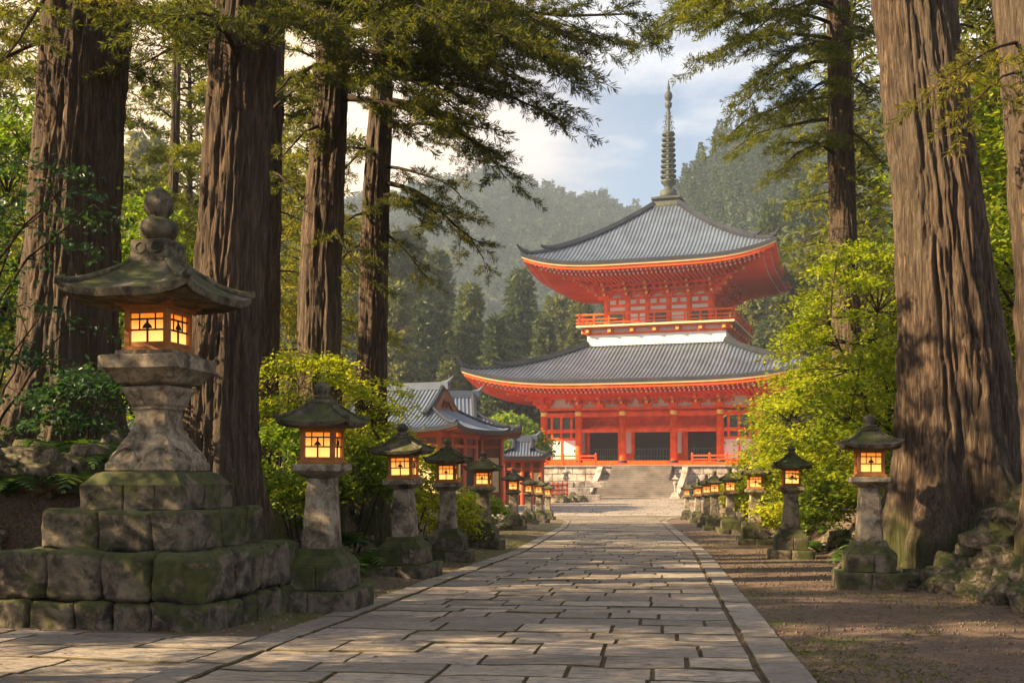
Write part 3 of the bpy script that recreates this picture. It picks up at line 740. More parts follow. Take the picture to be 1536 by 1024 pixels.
m = MB(); m.square([(a, zz(z)) for a, z in ((.23, .905), (.30, .93), (.37, 1.02), (.405, 1.05), (.425, 1.065), (.425, 1.185), (.41, 1.20), (.31, 1.205), (.305, 1.25), (.20, 1.255))], 8)
rough(m, .010, 9, 22).build("platform", M['lstone'], e)
m = MB(); m.box((0, 0, zz(1.268)), (.52, .52, .05)); m.box((0, 0, zz(1.70)), (.54, .54, .06)); m.box((0, 0, zz(1.76)), (.74, .74, .04)); m.box((0, 0, zz(1.80)), (.94, .94, .03))
for x in (-1, 1):
    for y in (-1, 1): m.box((x * .215, y * .215, zz(1.485)), (.06, .06, .40)); m.box((x * .26, y * .26, zz(1.745)), (.10, .10, .07))
for f in range(4):
    c, s = [(1, 0), (0, 1), (-1, 0), (0, -1)][f]
    for z_, hh in ((1.315, .05), (1.648, .045)): m.box((s * .218, -c * .218, zz(z_)), (.37 if c else .04, .04 if c else .37, hh))
    for q in (-.14, 0, .14): m.box((s * .33 + c * q, -c * .33 + s * q, zz(1.785)), (.035 if c else .5, .5 if c else .035, .028))
m.build("firebox", M['wood'], e, bevel=.005)
window_panes(e, .222, zz(1.34), zz(1.626), .183, True, .009)
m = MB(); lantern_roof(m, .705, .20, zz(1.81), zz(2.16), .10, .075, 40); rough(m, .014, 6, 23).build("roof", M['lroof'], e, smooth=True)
m = MB(); m.square([(a, zz(z)) for a, z in ((.19, 2.14), (.215, 2.15), (.215, 2.215), (.20, 2.22), (.20, 2.37), (.19, 2.38), (.1, 2.385))], 6)
for f in range(4):
    c, s = [(1, 0), (0, 1), (-1, 0), (0, -1)][f]
    for q in (-.09, .09):
        P = np.array([(q + .055 * math.cos(t), -.20, zz(2.295 + .055 * math.sin(t))) for t in np.linspace(0, 2 * math.pi, 13)])
        m.tube(np.c_[c * P[:, 0] - s * P[:, 1], s * P[:, 0] + c * P[:, 1], P[:, 2]], .012, 5)
rough(m, .006, 12, 24).build("finial_box", M['lroof'], e)
m = MB(); m.lathe([(r, zz(z)) for r, z in ((.09, 2.37), (.13, 2.40), (.185, 2.45), (.20, 2.51), (.185, 2.575), (.13, 2.615), (.085, 2.63), (.11, 2.655), (.145, 2.70), (.150, 2.77), (.135, 2.84), (.09, 2.90), (.04, 2.935), (.005, 2.95))], 24)
rough(m, .014, 8, 25).build("finial", M['lroof'], e, smooth=True)

# ------------------------------------------------------------------ pagoda
PCX, PCY, PTH, PZ = 23.1, 168.0, R(-18.55), -2.89
pag = empty("red_pagoda", (PCX, PCY, PZ), PTH, label="two-storey vermilion pagoda with grey tiled roofs and tall bronze spire", cat="pagoda")
Zp = lambda z: z - PZ
def rotf(P, f):
    P = np.asarray(P, float); c, s = [(1, 0), (0, 1), (-1, 0), (0, -1)][f]
    return np.stack([c * P[..., 0] - s * P[..., 1], s * P[..., 0] + c * P[..., 1], P[..., 2]], -1)
class FB(MB):      # builder that writes in a face frame (outward = -y)
    def __init__(s, f): super().__init__(); s.face = f
    def add(s, v, f, mat=0): return super().add(rotf(np.asarray(v, float).reshape(-1, 3), s.face), f, mat)
UP = dict(R_=17.3, r0=1.9, ze=Zp(28.75), zt=Zp(39.3), pw=1.30, lift=1.75)
LO = dict(R_=23.7, r0=9.7, ze=Zp(12.25), zt=Zp(18.2), pw=1.28, lift=2.1)
for nm_, Q, rho_w, zw in (("upper_roof", UP, 7.6, Zp(28.2)), ("lower_roof", LO, 14.6, Zp(11.9))):
    m = MB(); pyramid(m, **Q, m=14, rib=(.54, .16)); eave_ring(m, **Q, z_a=.0, z_b=-.34, n=60, mat=1)
    eave_ring(m, **Q, z_a=.17, z_b=0, dr_a=-.05, n=60, mat=1)
    rf = m.build(nm_, [M['tile'], M['tiled']], pag)
    # hip ridges with stepped, upswept tails
    for sx, sy in ((1, 1), (1, -1), (-1, 1), (-1, -1)):
        mr = MB()
        def hp(q, dz=0): p = roof_pt(np.array([q]), np.array([q]), 0, **Q)[0]; return (sx * q, sy * q, p[2] + dz)
        qs = np.linspace(Q['r0'], Q['R_'] * .83, 14); P = np.array([hp(q, .22) for q in qs]); mr.tube(P, .42, 6)
        mr.tube(P + [0, 0, .36], .22, 6)
        q0 = qs[-1]; tail = np.array([hp(q0 - .6, .4), hp(q0 + .1, .58), hp(q0 + .75, 1.1)]); mr.tube(tail, [.42, .36, .1], 6)
        qs = np.linspace(Q['R_'] * .83, Q['R_'] * .985, 5); P = np.array([hp(q, .15) for q in qs]); mr.tube(P, .33, 6)
        q0 = qs[-1]; tail = np.array([hp(q0 - .5, .3), hp(q0 + .1, .5), hp(q0 + .7, 1.15)]); mr.tube(tail, [.36, .3, .09], 6)
        mr.build("hip_ridge", M['tiled'], rf)
    m = MB(); eave_ring(m, **Q, z_a=-.34, z_b=-.58, dr_a=-.12, dr_b=-.14, n=60, mat=0); eave_ring(m, **Q, z_a=-.335, z_b=-.336, dr_a=0, dr_b=-.13, n=60, mat=0)
    m.build("eave_edge", M['cream'], rf)
    m = MB(); eave_ring(m, **Q, z_a=-.58, z_b=-1.0, dr_a=-.3, dr_b=-.34, n=60); eave_ring(m, **Q, z_a=-.575, z_b=-.58, dr_a=-.12, dr_b=-.32, n=60); eave_ring(m, **Q, z_a=-1.0, z_b=-1.01, dr_a=-.34, dr_b=-.9, n=60)
    m.build("eave_beam", M['red'], rf)
    # soffit
    m = MB(); Rr = Q['R_'] - .85
    for f in range(4):
        xv = np.linspace(-1, 1, 60); k = np.linspace(0, 1, 8)[:, None]; rho = Rr + (rho_w - Rr) * k; xi = xv[None] * rho
        z = (Q['ze'] - 1.0) + (zw - Q['ze'] + .35) * k + Q['lift'] * np.abs(xv[None]) ** 4 * np.clip((rho - rho_w) / (Rr - rho_w), 0, 1) ** 1.3
        m.grid(rotf(np.stack([xi, -rho + 0 * xi, z], -1), f))
    m.build("soffit", M['redd'], rf)
    # rafters, two rows with pale painted ends
    for f in range(4):
        m = FB(f); pit = .62; n = int((Q['R_'] - 1.2) / pit)
        for i in range(-n, n + 1):
            xi = i * pit; 
            for (ro, ri, dz, w) in ((Q['R_'] - .95, Q['R_'] * .55 + rho_w * .45, -1.16, .24), (Q['R_'] * .80 + rho_w * .20, rho_w, -1.45, .26)):
                if abs(xi) > ro - .1: continue
                ri2 = max(ri, abs(xi)); lf = lambda rr: Q['lift'] * (abs(xi) / rr) ** 4 * np.clip((rr - rho_w) / (Rr - rho_w), 0, 1) ** 1.3
                zc = lambda rr: Q['ze'] + dz + (zw - Q['ze'] + .35) * (Rr - rr) / (Rr - rho_w) + lf(rr)
                m.bar((xi, -ro, zc(ro)), (xi, -ri2 - .02, zc(ri2)), w, w + .03, 0)
                m.bar((xi, -ro - .05, zc(ro) + .0), (xi, -ro + .0, zc(ro) + .0), w * .8, w * .8, 1)
        m.build("rafter_row", [M['redd'], M['white']], rf)
# lower storey columns
cu = [-14.7, -9.7, -3.5, 3.5, 9.7, 14.7]
def column_at(x, y, z0, z1, r, name="column"):
    m = MB(); m.lathe([(r * 1.0, Zp(z0)), (r, Zp(z0 + .1)), (r, Zp(z1))], 14, (x, y, 0)); c = m.build(name, M['red'], pag, smooth=True)
    for fc in c.data.polygons: fc.use_smooth = abs(fc.normal.z) < .5
    m = MB(); m.lathe([(r * 1.5, Zp(z0 - .1)), (r * 1.5, Zp(z0 + .12)), (r * 1.25, Zp(z0 + .34)), (r * 1.02, Zp(z0 + .42))], 14, (x, y, 0)); m.build("column_base", M['tiled'], c)
    m = MB(); m.lathe([(r * 1.08, Zp(z1 - .9)), (r * 1.08, Zp(z1 - .35))], 14, (x, y, 0)); m.build("gilt_band", M['gold'], c)
per = []
for f in range(4):
    for u in cu[:-1]: per.append(tuple(rotf(np.array([[u, -14.7, 0]]), f)[0][:2]))
for x, y in per: column_at(x, y, 1.55, 9.0, .50)
for f in range(4):
    m = FB(f)   # tie beams
    m.box((0, -14.7, Zp(8.25)), (29.4, .42, .62)); m.box((0, -14.7, Zp(6.05)), (29.4, .34, .50)); m.box((0, -14.72, Zp(9.05)), (30.6, .62, .34)); m.box((0, -14.7, Zp(1.75)), (29.4, .4, .4))
    m.build("tie_beam", M['red'], pag)
    # frieze above: plaster with red struts
    m = FB(f); m.box((0, -14.55, Zp(10.6)), (29.0, .14, 2.9)); m.build("frieze_plaster", M['white'], pag)
    m = FB(f)
    for u in range(-14, 15, 1):
        if abs(u) % 2: m.box((u * 1.04, -14.66, Zp(10.35)), (.34, .22, 1.1), taper=.5)
    m.box((0, -14.7, Zp(10.95)), (29.5, .3, .34)); m.box((0, -14.75, Zp(11.7)), (29.5, .5, .5))
    m.build("frieze_rail", M['red'], pag)
    # outer bays: plastered lower panel, opening with bars above
    for sgn in (-1, 1):
        m = FB(f); xc = sgn * 12.2; m.box((xc, -14.45, Zp(3.35)), (4.1, .18, 3.0)); m.build("wall_panel", M['white'], pag)
        m = FB(f); m.box((xc, -14.5, Zp(4.95)), (4.2, .3, .34)); m.box((xc, -14.55, Zp(3.3)), (.22, .22, 3.0)); m.box((xc, -14.5, Zp(2.0)), (4.2, .3, .4))
        for q in (-1.4, -.05, 1.4): m.box((xc + q, -14.5, Zp(6.45)), (.34, .26, 3.2))
        m.build("bay_frame", M['red'], pag)
        m = FB(f); m.box((xc, -14.30, Zp(6.5)), (4.1, .1, 2.9)); m.build("bay_lattice", M['lat'], pag)
    # recessed core wall with dark doors
    m = FB(f); m.box((0, -11.0, Zp(5.5)), (22.2, .5, 7.8)); m.build("inner_wall", M['red'], pag)
    for xc, w in ((-6.9, 4.0), (0, 5.0), (6.9, 4.0)):
        m = FB(f); m.box((xc, -11.4, Zp(4.1)), (w, .3, 4.6)); dd = m.build("door", M['doorm'], pag)
        m = FB(f); m.box((xc, -11.6, Zp(2.55)), (w * .96, .1, .14)); m.box((xc, -11.6, Zp(3.6)), (w * .96, .1, .14))
        for q in np.linspace(-.47, .47, 12): m.box((xc + q * w, -11.62, Zp(2.75)), (.12, .1, 1.9))
        m.build("door_lattice", M['lat'], dd)
        m = FB(f)
        for q in (-.5, .5): m.box((xc + q * (w + .5), -11.5, Zp(4.2)), (.45, .5, 5.2))
        m.box((xc, -11.5, Zp(6.6)), (w + .9, .5, .4)); m.build("door_frame", M['red'], pag)
    for xc, w in ((-9.95, .6), (-3.5, .9), (3.5, .9), (9.95, .6)):
        m = FB(f); m.box((xc, -11.32, Zp(4.7)), (w, .2, 3.4)); m.build("plaster_panel", M['white'], pag)
m = MB(); m.box((0, 0, Zp(1.35)), (33.0, 33.0, .45)); m.box((0, 0, Zp(9.3)), (28.6, 28.6, .3)); m.build("floor", M['red'], pag)
m = MB(); m.box((0, 0, Zp(9.0)), (21.2, 21.2, 14.5)); m.build("core", M['redo'], pag)
# bracket clusters
def bracket_mesh(tiers, step, th_, w0):
    m = MB(); m.box((0, 0, .25), (1.0, 1.0, .5), taper=1.15)
    for i in range(tiers):
        z = .62 + i * th_; yo = -step * (i + .6)
        m.box((0, yo / 2, z), (.42, abs(yo) + 1.0, .38)); m.box((0, -step * i, z + .01), (w0 + .25 * i, .36, .34))
        for q in (-1, 0, 1): m.box((q * (w0 / 2 + .12 * i - .15), -step * i, z + .36), (.5, .5, .3), taper=1.2)
        m.box((0, yo - .35, z + .36), (.5, .5, .3), taper=1.2)
        m.box((0, yo - .55, z), (.30, .12, .28), mat=1)
    z = .62 + tiers * th_; m.bar((0, .5, z + .35), (0, -step * tiers - 1.2, z - .45), .36, .42); m.bar((0, -step * tiers - 1.2, z - .45), (0, -step * tiers - 1.28, z - .47), .3, .34, 1)
    return m.mesh("bracket", [M['red'], M['gold']])
def put_brackets(me, half, us, z):
    for f in range(4):
        for u in us:
            o = bpy.data.objects.new("bracket", me); COL.objects.link(o); o.parent = pag
            p = rotf(np.array([[u, -half, 0]]), f)[0]; o.location = (p[0], p[1], z); o.rotation_euler = (0, 0, f * math.pi / 2)
    for f in range(4):   # diagonal corner clusters
        p = rotf(np.array([[half, -half, 0]]), f)[0]
        o = bpy.data.objects.new("corner_bracket", me); COL.objects.link(o); o.parent = pag; o.location = (p[0], p[1], z + .02); o.rotation_euler = (0, 0, f * math.pi / 2 + math.pi / 4); o.scale = (1.1, 1.55, 1)
bm1 = bracket_mesh(3, .8, .56, 2.6); put_brackets(bm1, 14.75, [-14.7, -9.7, -6.6, -3.5, 0, 3.5, 6.6, 9.7, 14.7], Zp(9.2))
bm2 = bracket_mesh(4, .78, .62, 2.2); put_brackets(bm2, 7.7, [-7.6, -4.4, -1.5, 1.5, 4.4, 7.6], Zp(25.0))
# white drum, balcony, upper body
m = MB(); m.box((0, 0, Zp(18.6)), (19.6, 19.6, 2.6)); m.build("drum", M['white'], pag)
m = MB(); m.box((0, 0, Zp(17.95)), (20.4, 20.4, .5)); m.build("drum_flashing", M['tiled'], pag)
m = MB()
m.box((0, 0, Zp(19.95)), (19.9, 19.9, .32)); m.box((0, 0, Zp(20.75)), (21.2, 21.2, .22)); m.build("balcony_support", M['red'], pag)
m = MB(); m.box((0, 0, Zp(20.95)), (22.2, 22.2, .26)); m.build("balcony_floor", M['cream'], pag)
m = MB(); m.box((0, 0, Zp(20.35)), (19.3, 19.3, .6)); m.build("balcony_plaster", M['white'], pag)
for f in range(4):
    for u in np.linspace(-9.6, 9.6, 7):
        m = FB(f); m.box((u, -9.95, Zp(20.3)), (.8, .9, .62), taper=1.25); m.box((u, -10.5, Zp(20.3)), (.45, .3, .4), mat=1); m.build("balcony_bracket", [M['red'], M['gold']], pag)
    m = FB(f); h = 10.7
    for z_, w in ((21.45, .16), (21.95, .16), (22.6, .24)): m.box((0, -h, Zp(z_)), (2 * h + 1.0, w, w))
    for u in np.linspace(-h, h, 11): m.box((u, -h, Zp(21.85)), (.22, .22, 1.6))
    m.build("balcony_railing", M['red'], pag)
    m = FB(f); m.box((0, -7.35, Zp(23.6)), (14.8, .5, 5.2)); m.build("upper_wall", M['white'], pag)
    m = FB(f)
    for u in (-7.4, -4.4, -1.5, 1.5, 4.4, 7.4): m.lathe([(.42, Zp(21.0)), (.42, Zp(25.4))], 10, (u, -7.5, 0))
    for z_ in (21.2, 23.2, 24.1, 25.1): m.box((0, -7.62, Zp(z_)), (15.4, .45, .36))
    for u in (-5.9, -2.9, 0, 2.9, 5.9): m.box((u, -7.62, Zp(24.6)), (.5, .4, .8), taper=.6)
    m.build("upper_frame", M['red'], pag)
    for u, w in ((0, 2.4), (5.9, 2.2), (-5.9, 2.2)):
        m = FB(f); m.box((u, -7.66, Zp(22.15)), (w, .1, 1.5)); m.build("window", M['lat'], pag)
    m = FB(f); m.box((0, -7.5, Zp(26.9)), (15.0, .3, 2.8)); m.build("upper_frieze", M['white'], pag)
    m = FB(f)
    for z_ in (25.75, 26.5, 27.3, 27.95): m.box((0, -7.7, Zp(z_)), (15.3, .4, .3))
    for u in np.linspace(-7, 7, 17): m.box((u, -7.72, Zp(26.9)), (.3, .35, 2.6))
    for k, z_ in enumerate((26.2, 26.8, 27.45)): m.box((0, -8.5 - k * .8, Zp(z_)), (17.4 + 1.6 * k, .3, .3))
    m.build("upper_frieze_rail", M['redd'], pag)
    m = FB(f)
    for k, z_ in enumerate((10.55, 11.1, 11.65)): m.box((0, -15.6 - k * .8, Zp(z_)), (31 + 1.6 * k, .3, .28))
    m.build("bracket_purlin", M['redd'], pag)
# spire
m = MB(); m.square([(2.25, Zp(39.0)), (2.3, Zp(39.35)), (2.0, Zp(39.4)), (1.8, Zp(40.2)), (1.85, Zp(40.3)), (2.15, Zp(40.35)), (2.15, Zp(40.65)), (1.5, Zp(40.7))], 1)
m.build("spire_box", M['bronze'], pag)
sp = MB(); sp.lathe([(r, Zp(z)) for r, z in ((1.25, 40.6), (1.3, 41.2), (1.22, 41.9), (.6, 42.0), (.62, 42.6), (1.1, 43.1), (1.15, 43.4), (.45, 43.5), (.3, 44), (.28, 53.5), (.22, 54.0), (.5, 54.3), (.55, 54.8), (.25, 55.05), (.45, 55.3), (.62, 55.8), (.5, 56.3), (.18, 56.7), (.28, 57.0), (.16, 57.5), (.03, 58.3))], 16)
sp = sp.build("spire", M['bronze'], pag, smooth=True)
for i in range(9):
    z = Zp(44.0 + i * .78); r = 1.12 - i * .028; m = MB(); t = np.linspace(0, 2 * math.pi, 25)[:-1]
    prof = [(r - .16, -.12), (r, -.20), (r + .09, 0), (r, .16), (r - .14, .1), (r - .22, 0)]
    rr = [np.stack([a * np.cos(t), a * np.sin(t), z + b + 0 * t], -1) for a, b in prof + prof[:1]]; m.rings(rr, closed=False)
    for a in range(4): m.bar((.2 * math.cos(a * math.pi / 2 + .4), .2 * math.sin(a * math.pi / 2 + .4), z), ((r - .1) * math.cos(a * math.pi / 2 + .4), (r - .1) * math.sin(a * math.pi / 2 + .4), z), .12, .16)
    m.build("spire_ring", M['bronze'], pag)
for a in range(4):
    m = MB(); an = a * math.pi / 2 + .5
    for z0, w_, h_ in ((51.0, 1.2, .55), (51.9, 1.0, .5), (52.7, .75, .42), (53.3, .5, .3)):
        for sg in (.35, .75): 
            t = np.linspace(0, 1.7 * math.pi, 12); rad = w_ * (1 - sg * .35) * .5
            P = np.stack([(w_ * sg * .8 + rad * .55 * np.cos(t)) * math.cos(an), (w_ * sg * .8 + rad * .55 * np.cos(t)) * math.sin(an), Zp(z0) + h_ * .8 * np.sin(t) * .8], -1); m.tube(P, .055, 4)
    m.build("spire_flame", M['bronze'], pag)

# ------------------------------------------------------------------ podium, steps, veranda
pod = empty("stone_podium", (PCX, PCY, PZ), PTH, label="grey stone podium with broad steps under the vermilion pagoda", cat="podium")
m = MB(); H = 18.2; rs = np.random.default_rng(5)
for f in range(4):
    z = 0
    for c_, hgt in enumerate((1.05, .95, 1.0, .95)):
        x = -H + (c_ % 2) * .6 - .6
        while x < H:
            w = rs.uniform(1.2, 2.6); x1 = min(H, x + w); xa = max(-H, x)
            if x1 - xa > .2:
                q = FB(f); q.box(((xa + x1) / 2, -H + .4 + rs.uniform(-.05, .05), z + hgt / 2), (x1 - xa - .05, .8, hgt - .05)); m.add(np.concatenate(q.v), q.f[0])
            x = x1
        z += hgt
m.build("masonry_wall", M['wall'], pod, bevel=.05)
m = MB(); m.box((0, 0, 2.0), (2 * H - 1.2, 2 * H - 1.2, 3.9)); m.box((0, 0, 4.06), (2 * H + .5, 2 * H + .5, .26)); m.build("coping", M['step'], pod, bevel=.04)
m = MB(); ns = 8
for i in range(ns):       # lower flight
    m.box((0, -H - .25 - (ns - i - .5) * .48 - 2.2, (i + .5) * .27), (10.8, .52, .27 * 1.0)) if False else m.box((0, -H - 2.4 - (ns - i) * .48 / 2 - .0, (i + .5) * .27), (10.8, (ns - i) * .48 - .10, .266)); m.box((0, -H - 2.4 - (ns - i) * .48 / 2, (i + 1) * .27 - .045), (10.9, (ns - i) * .48 + .02, .086))
m.box((0, -H - 1.2, ns * .27 / 2), (11.6, 2.45, ns * .27 + .01))
for i in range(7): m.box((0, -H - .2 - (7 - i) * .34 / 2, ns * .27 + (i + .5) * .285), (8.0, (7 - i) * .34 - .10, .281)); m.box((0, -H - .2 - (7 - i) * .34 / 2, ns * .27 + (i + 1) * .285 - .045), (8.1, (7 - i) * .34 + .02, .086))
m.build("steps", M['step'], pod, bevel=.03)
for sgn in (-1, 1):
    m = MB(); x = sgn * 5.75
    m.add([(x - .4, -H - 6.9, -.1), (x + .4, -H - 6.9, -.1), (x + .4, -H, -.1), (x - .4, -H, -.1), (x - .4, -H - 6.9, .35), (x + .4, -H - 6.9, .35), (x + .4, -H - 1.5, 2.9), (x - .4, -H - 1.5, 2.9), (x - .4, -H, 4.2), (x + .4, -H, 4.2)],
          [(0, 1, 5, 4), (4, 5, 6, 7), (7, 6, 9, 8), (1, 2, 9, 6, 5), (0, 4, 7, 8, 3), (2, 3, 8, 9), (0, 3, 2, 1)]); m.build("step_flank", M['wall'], pod, bevel=.06)
def railing(name, label, pts, h=1.25, post=2.2, mt='red'):
    e_ = empty(name, (*pts[0][:2], pts[0][2]), label=label, cat="railing"); o = np.array(pts[0])
    for a, b in zip(pts[:-1], pts[1:]):
        a = np.array(a) - o; b = np.array(b) - o; L = np.linalg.norm(b - a); n = max(1, int(L / post)); m_ = MB()
        for z_, w in ((h, .2), (h * .62, .13), (h * .25, .13)): m_.bar(a + [0, 0, z_], b + [0, 0, z_], w, w)
        m_.build("rail", M[mt], e_)
        for k in range(n + 1):
            p = a + (b - a) * k / n; q = MB(); q.box((p[0], p[1], p[2] + h * .55), (.24, .24, h * 1.1)); q.lathe([(.1, 0), (.15, .08), (.1, .2), (.01, .28)], 8, (p[0], p[1], p[2] + h * 1.1)); q.build("post", M[mt], e_)
    return e_
def pl(u, v, z): c, s = math.cos(PTH), math.sin(PTH); return (PCX + c * u - s * v, PCY + s * u + c * v, z)
railing("veranda_railing", "red railing along the left front of the stone podium", [pl(-17.8, 8, 1.3), pl(-17.8, -17.8, 1.3), pl(-6.5, -17.8, 1.3)])
railing("veranda_railing", "red railing along the right front of the stone podium, half hidden by the maple", [pl(6.5, -17.8, 1.3), pl(17.8, -17.8, 1.3), pl(17.8, 8, 1.3)])
def stone_pillar(p, s, label):
    e_ = empty("stone_post_lantern", p, R(-15), label=label, cat="stone lantern"); e_.scale = (s, s, s)
    m_ = MB(); m_.square([(.75, 0), (.75, .3), (.55, .35), (.5, .8), (.3, .95)], 2); m_.build("base", M['wall'], e_)
    m_ = MB(); m_.lathe([(.25, .9), (.2, 1.1), (.17, 1.7), (.28, 2.2), (.36, 2.3), (.36, 2.45)], 10); m_.build("shaft", M['wall'], e_)
    m_ = MB(); m_.box((0, 0, 2.7), (.45, .45, .5)); m_.build("firebox", M['wall'], e_)
    m_ = MB(); m_.square([(.5, 2.92), (.52, 3.0), (.2, 3.25), (.1, 3.3)], 2); m_.lathe([(.1, 3.28), (.15, 3.4), (.03, 3.6)], 8); m_.build("roof", M['wall'], e_)
stone_pillar((849 - 768) / 1706.7 * 141 * np.array([1, 0, 0]) + np.array([0, 141, -2.87]), 1.05, "pale stone post lantern left of the temple steps")
stone_pillar((1013 - 768) / 1706.7 * 139 * np.array([1, 0, 0]) + np.array([0, 139, -2.87]), .8, "pale stone post lantern right of the temple steps")

# ------------------------------------------------------------------ side halls
def hall(name, label, loc, rz, LX, LY, LG, ze, zt, pitch, timber=True, ridge_rise=.25, gz_=None):
    """hip-and-gable roof: ridge along x, gables at x=+-LG, eaves at +-LX,+-LY."""
    e_ = empty(name, loc, rz, label=label, cat="hall")
    zg = zt - (zt - ze) * .52
    def h1(y): t = np.clip(1 - np.abs(y) / LY, 0, 1); return ze + (zt - ze) * t ** 1.35
    def h2(x, z0=zg): t = np.clip(1 - (np.abs(x) - LG) / (LX - LG), 0, 1); return ze + (z0 - ze) * t ** 1.3
    def lift(x, y): return .38 * (np.abs(x) / LX) ** 5 * (np.abs(y) / LY) ** 5 + .08 * (np.abs(x) / LX) ** 8 * (np.abs(y) / LY) ** 2
    rf = MB()
    def ribbed(n): 
        a = []
        for i in range(n + 1):
            for d in (-.5, -.28, -.16, 0, .16, .28): a.append((i + d, math.sqrt(max(0, 1 - (d / .28) ** 2))))
        return a
    # front/back slopes (whole length)
    nx = int(2 * LX / pitch); A = ribbed(nx); xv = np.array([np.clip(-LX + a * pitch, -LX, LX) for a, b in A]); hb = np.array([b for a, b in A]) * pitch * .32
    for sy in (-1, 1):
        k = np.linspace(0, 1, 12)[:, None]
        # start y of slope at each x : 0 within gable, hip line beyond
        y0 = np.zeros_like(xv)
        for i, x in enumerate(xv):
            if abs(x) > LG:
                yy = np.linspace(0, LY, 200); d = h1(yy) - h2(x); j = np.argmax(d <= 0) if np.any(d <= 0) else 199; y0[i] = yy[j]
        Y = y0[None] + (LY - y0[None]) * k; X = xv[None] + 0 * Y; Z = h1(Y) + lift(X, Y) + hb[None]
        rf.grid(np.stack([X, sy * Y, Z], -1), flip=sy > 0)
    ny = int(2 * LY / pitch); A = ribbed(ny); yv = np.array([np.clip(-LY + a * pitch, -LY, LY) for a, b in A]); hb2 = np.array([b for a, b in A]) * pitch * .32
    for sx in (-1, 1):
        k = np.linspace(0, 1, 10)[:, None]; x0 = np.full_like(yv, LG)
        for i, y in enumerate(yv):
            xx = np.linspace(LG, LX, 200); d = h2(xx) - h1(y); j = np.argmax(d <= 0) if np.any(d <= 0) else 199; x0[i] = xx[j]
        Xx = x0[None] + (LX - x0[None]) * k; Y = yv[None] + 0 * Xx; Z = h2(Xx) + lift(Xx, Y) + hb2[None]
        rf.grid(np.stack([sx * Xx, Y, Z], -1), flip=sx < 0)
    # eave thickness
    n = 40; per_ = [(x, -LY) for x in np.linspace(-LX, LX, n)] + [(LX, y) for y in np.linspace(-LY, LY, n)] + [(x, LY) for x in np.linspace(LX, -LX, n)] + [(-LX, y) for y in np.linspace(LY, -LY, n)]
    top = np.array([(x, y, ze + lift(x, y) + .06) for x, y in per_]); a_ = top.copy(); a_[:, 2] -= .28; b_ = a_.copy() * [.97, .97, 1]; b_[:, 2] -= .14
    rf.grid(np.stack([top, a_]), mat=1)
    r_ = rf.build("roof", [M['tile'], M['tiled']], e_)
    u = MB(); u.grid(np.stack([b_ * [1.03, 1.03, 1], b_])); 
    c_ = b_ * [.62, .62, 1]; c_[:, 2] = ze + .15; u.grid(np.stack([a_ * [.995, .995, 1], b_, (b_ + c_) / 2 - [0, 0, .02], c_])); u.build("soffit", M['woodd'], r_)
    # ridges
    q = MB(); q.bar((-LG - .35, 0, zt + .2), (LG + .35, 0, zt + .2), .45, .6)
    for sx in (-1, 1): q.tube([(sx * (LG - .2), 0, zt + .3), (sx * (LG + .35), 0, zt + .48), (sx * (LG + .75), 0, zt + .95)], [.25, .2, .05], 6)
    q.build("ridge", M['tile'], r_)
    for sx in (-1, 1):
        for sy in (-1, 1):
            q = MB(); ys_ = np.linspace(0.05, LY * .62, 9); q.tube([(sx * (LG - .12), sy * y, h1(y) + .2 + .25 * (y / LY) ** 3) for y in ys_], .22, 6)
            xx = np.linspace(LG, LX * .985, 9); P = []
            for x in xx:
                yy = np.linspace(0, LY, 300); d = h1(yy) - h2(x); j = np.argmax(d <= 0) if np.any(d <= 0) else 299; P.append((sx * x, sy * yy[j], h2(x) + lift(x, yy[j]) + .12))
            q.tube(P, .16, 6); q.build("hip_ridge", M['tiled'], r_)
    # gable: recessed timber triangle, barge boards, pendant
    for sx in (-1, 1):
        ys_ = np.linspace(-LY, LY, 41); ys_ = ys_[h1(ys_) > zg]; q = MB()
        top = np.array([(sx * (LG - .25), y, h1(y) - .1) for y in ys_]); bot = top.copy(); bot[:, 2] = zg - .3; q.grid(np.stack([top, bot])); g_ = q.build("gable", M['redo'], e_)
        q = MB()
        for sy in (-1, 1):
            yy = np.linspace(0, ys_.max(), 9); P = np.array([(sx * (LG + .04), sy * y, h1(y) - .28) for y in yy]); 
            for a, b in zip(P[:-1], P[1:]): q.bar(a, b, .14, .5)
            q.bar((sx * (LG - .1), sy * ys_.max() * .45, zg), (sx * (LG - .1), sy * .15, zg + (zt - zg) * .62), .12, .22)
        q.bar((sx * (LG - .1), -ys_.max() * .9, zg + .1), (sx * (LG - .1), ys_.max() * .9, zg + .1), .2, .3); q.box((sx * (LG - .1), 0, (zt + zg) / 2), (.16, .24, zt - zg)); q.box((sx * (LG + .1), 0, zt - .7), (.12, .5, .7), taper=.5)
        q.build("barge_board", M['woodd'], g_)
    wx, wy = LX * .68, LY * .66
    q = MB()
    q.box((0, 0, ze - .35), (2 * wx + .5, 2 * wy + .5, .35)); q.box((0, 0, ze - 1.15), (2 * wx + .2, 2 * wy + .2, .25)); q.box((0, 0, ze + .0), (2 * wx + 1.4, 2 * wy + 1.4, .22)); q.build("beam", M['redo'], e_)
    for i in range(5):
        for j in range(4):
            if 0 < i < 4 and 0 < j < 3: continue
            q = MB(); q.lathe([(.2, -.5), (.2, ze - .2)], 10, (-wx + 2 * wx * i / 4, -wy + 2 * wy * j / 3, 0)); q.build("post", M['redo'], e_)
    q = MB(); q.box((0, 0, (ze - .5) / 2), (2 * wx * .96, 2 * wy * .96, ze - .5)); q.build("wall", M['woodd'], e_)
    for i in range(4):
        for sy in (-1, 1):
            q = MB(); q.box((-wx + 2 * wx * (i + .5) / 4, sy * wy * .97, ze * .45), (wx * .36, .1, ze * .45)); q.build("window", M['cream'] if i % 2 else M['doorm'], e_)
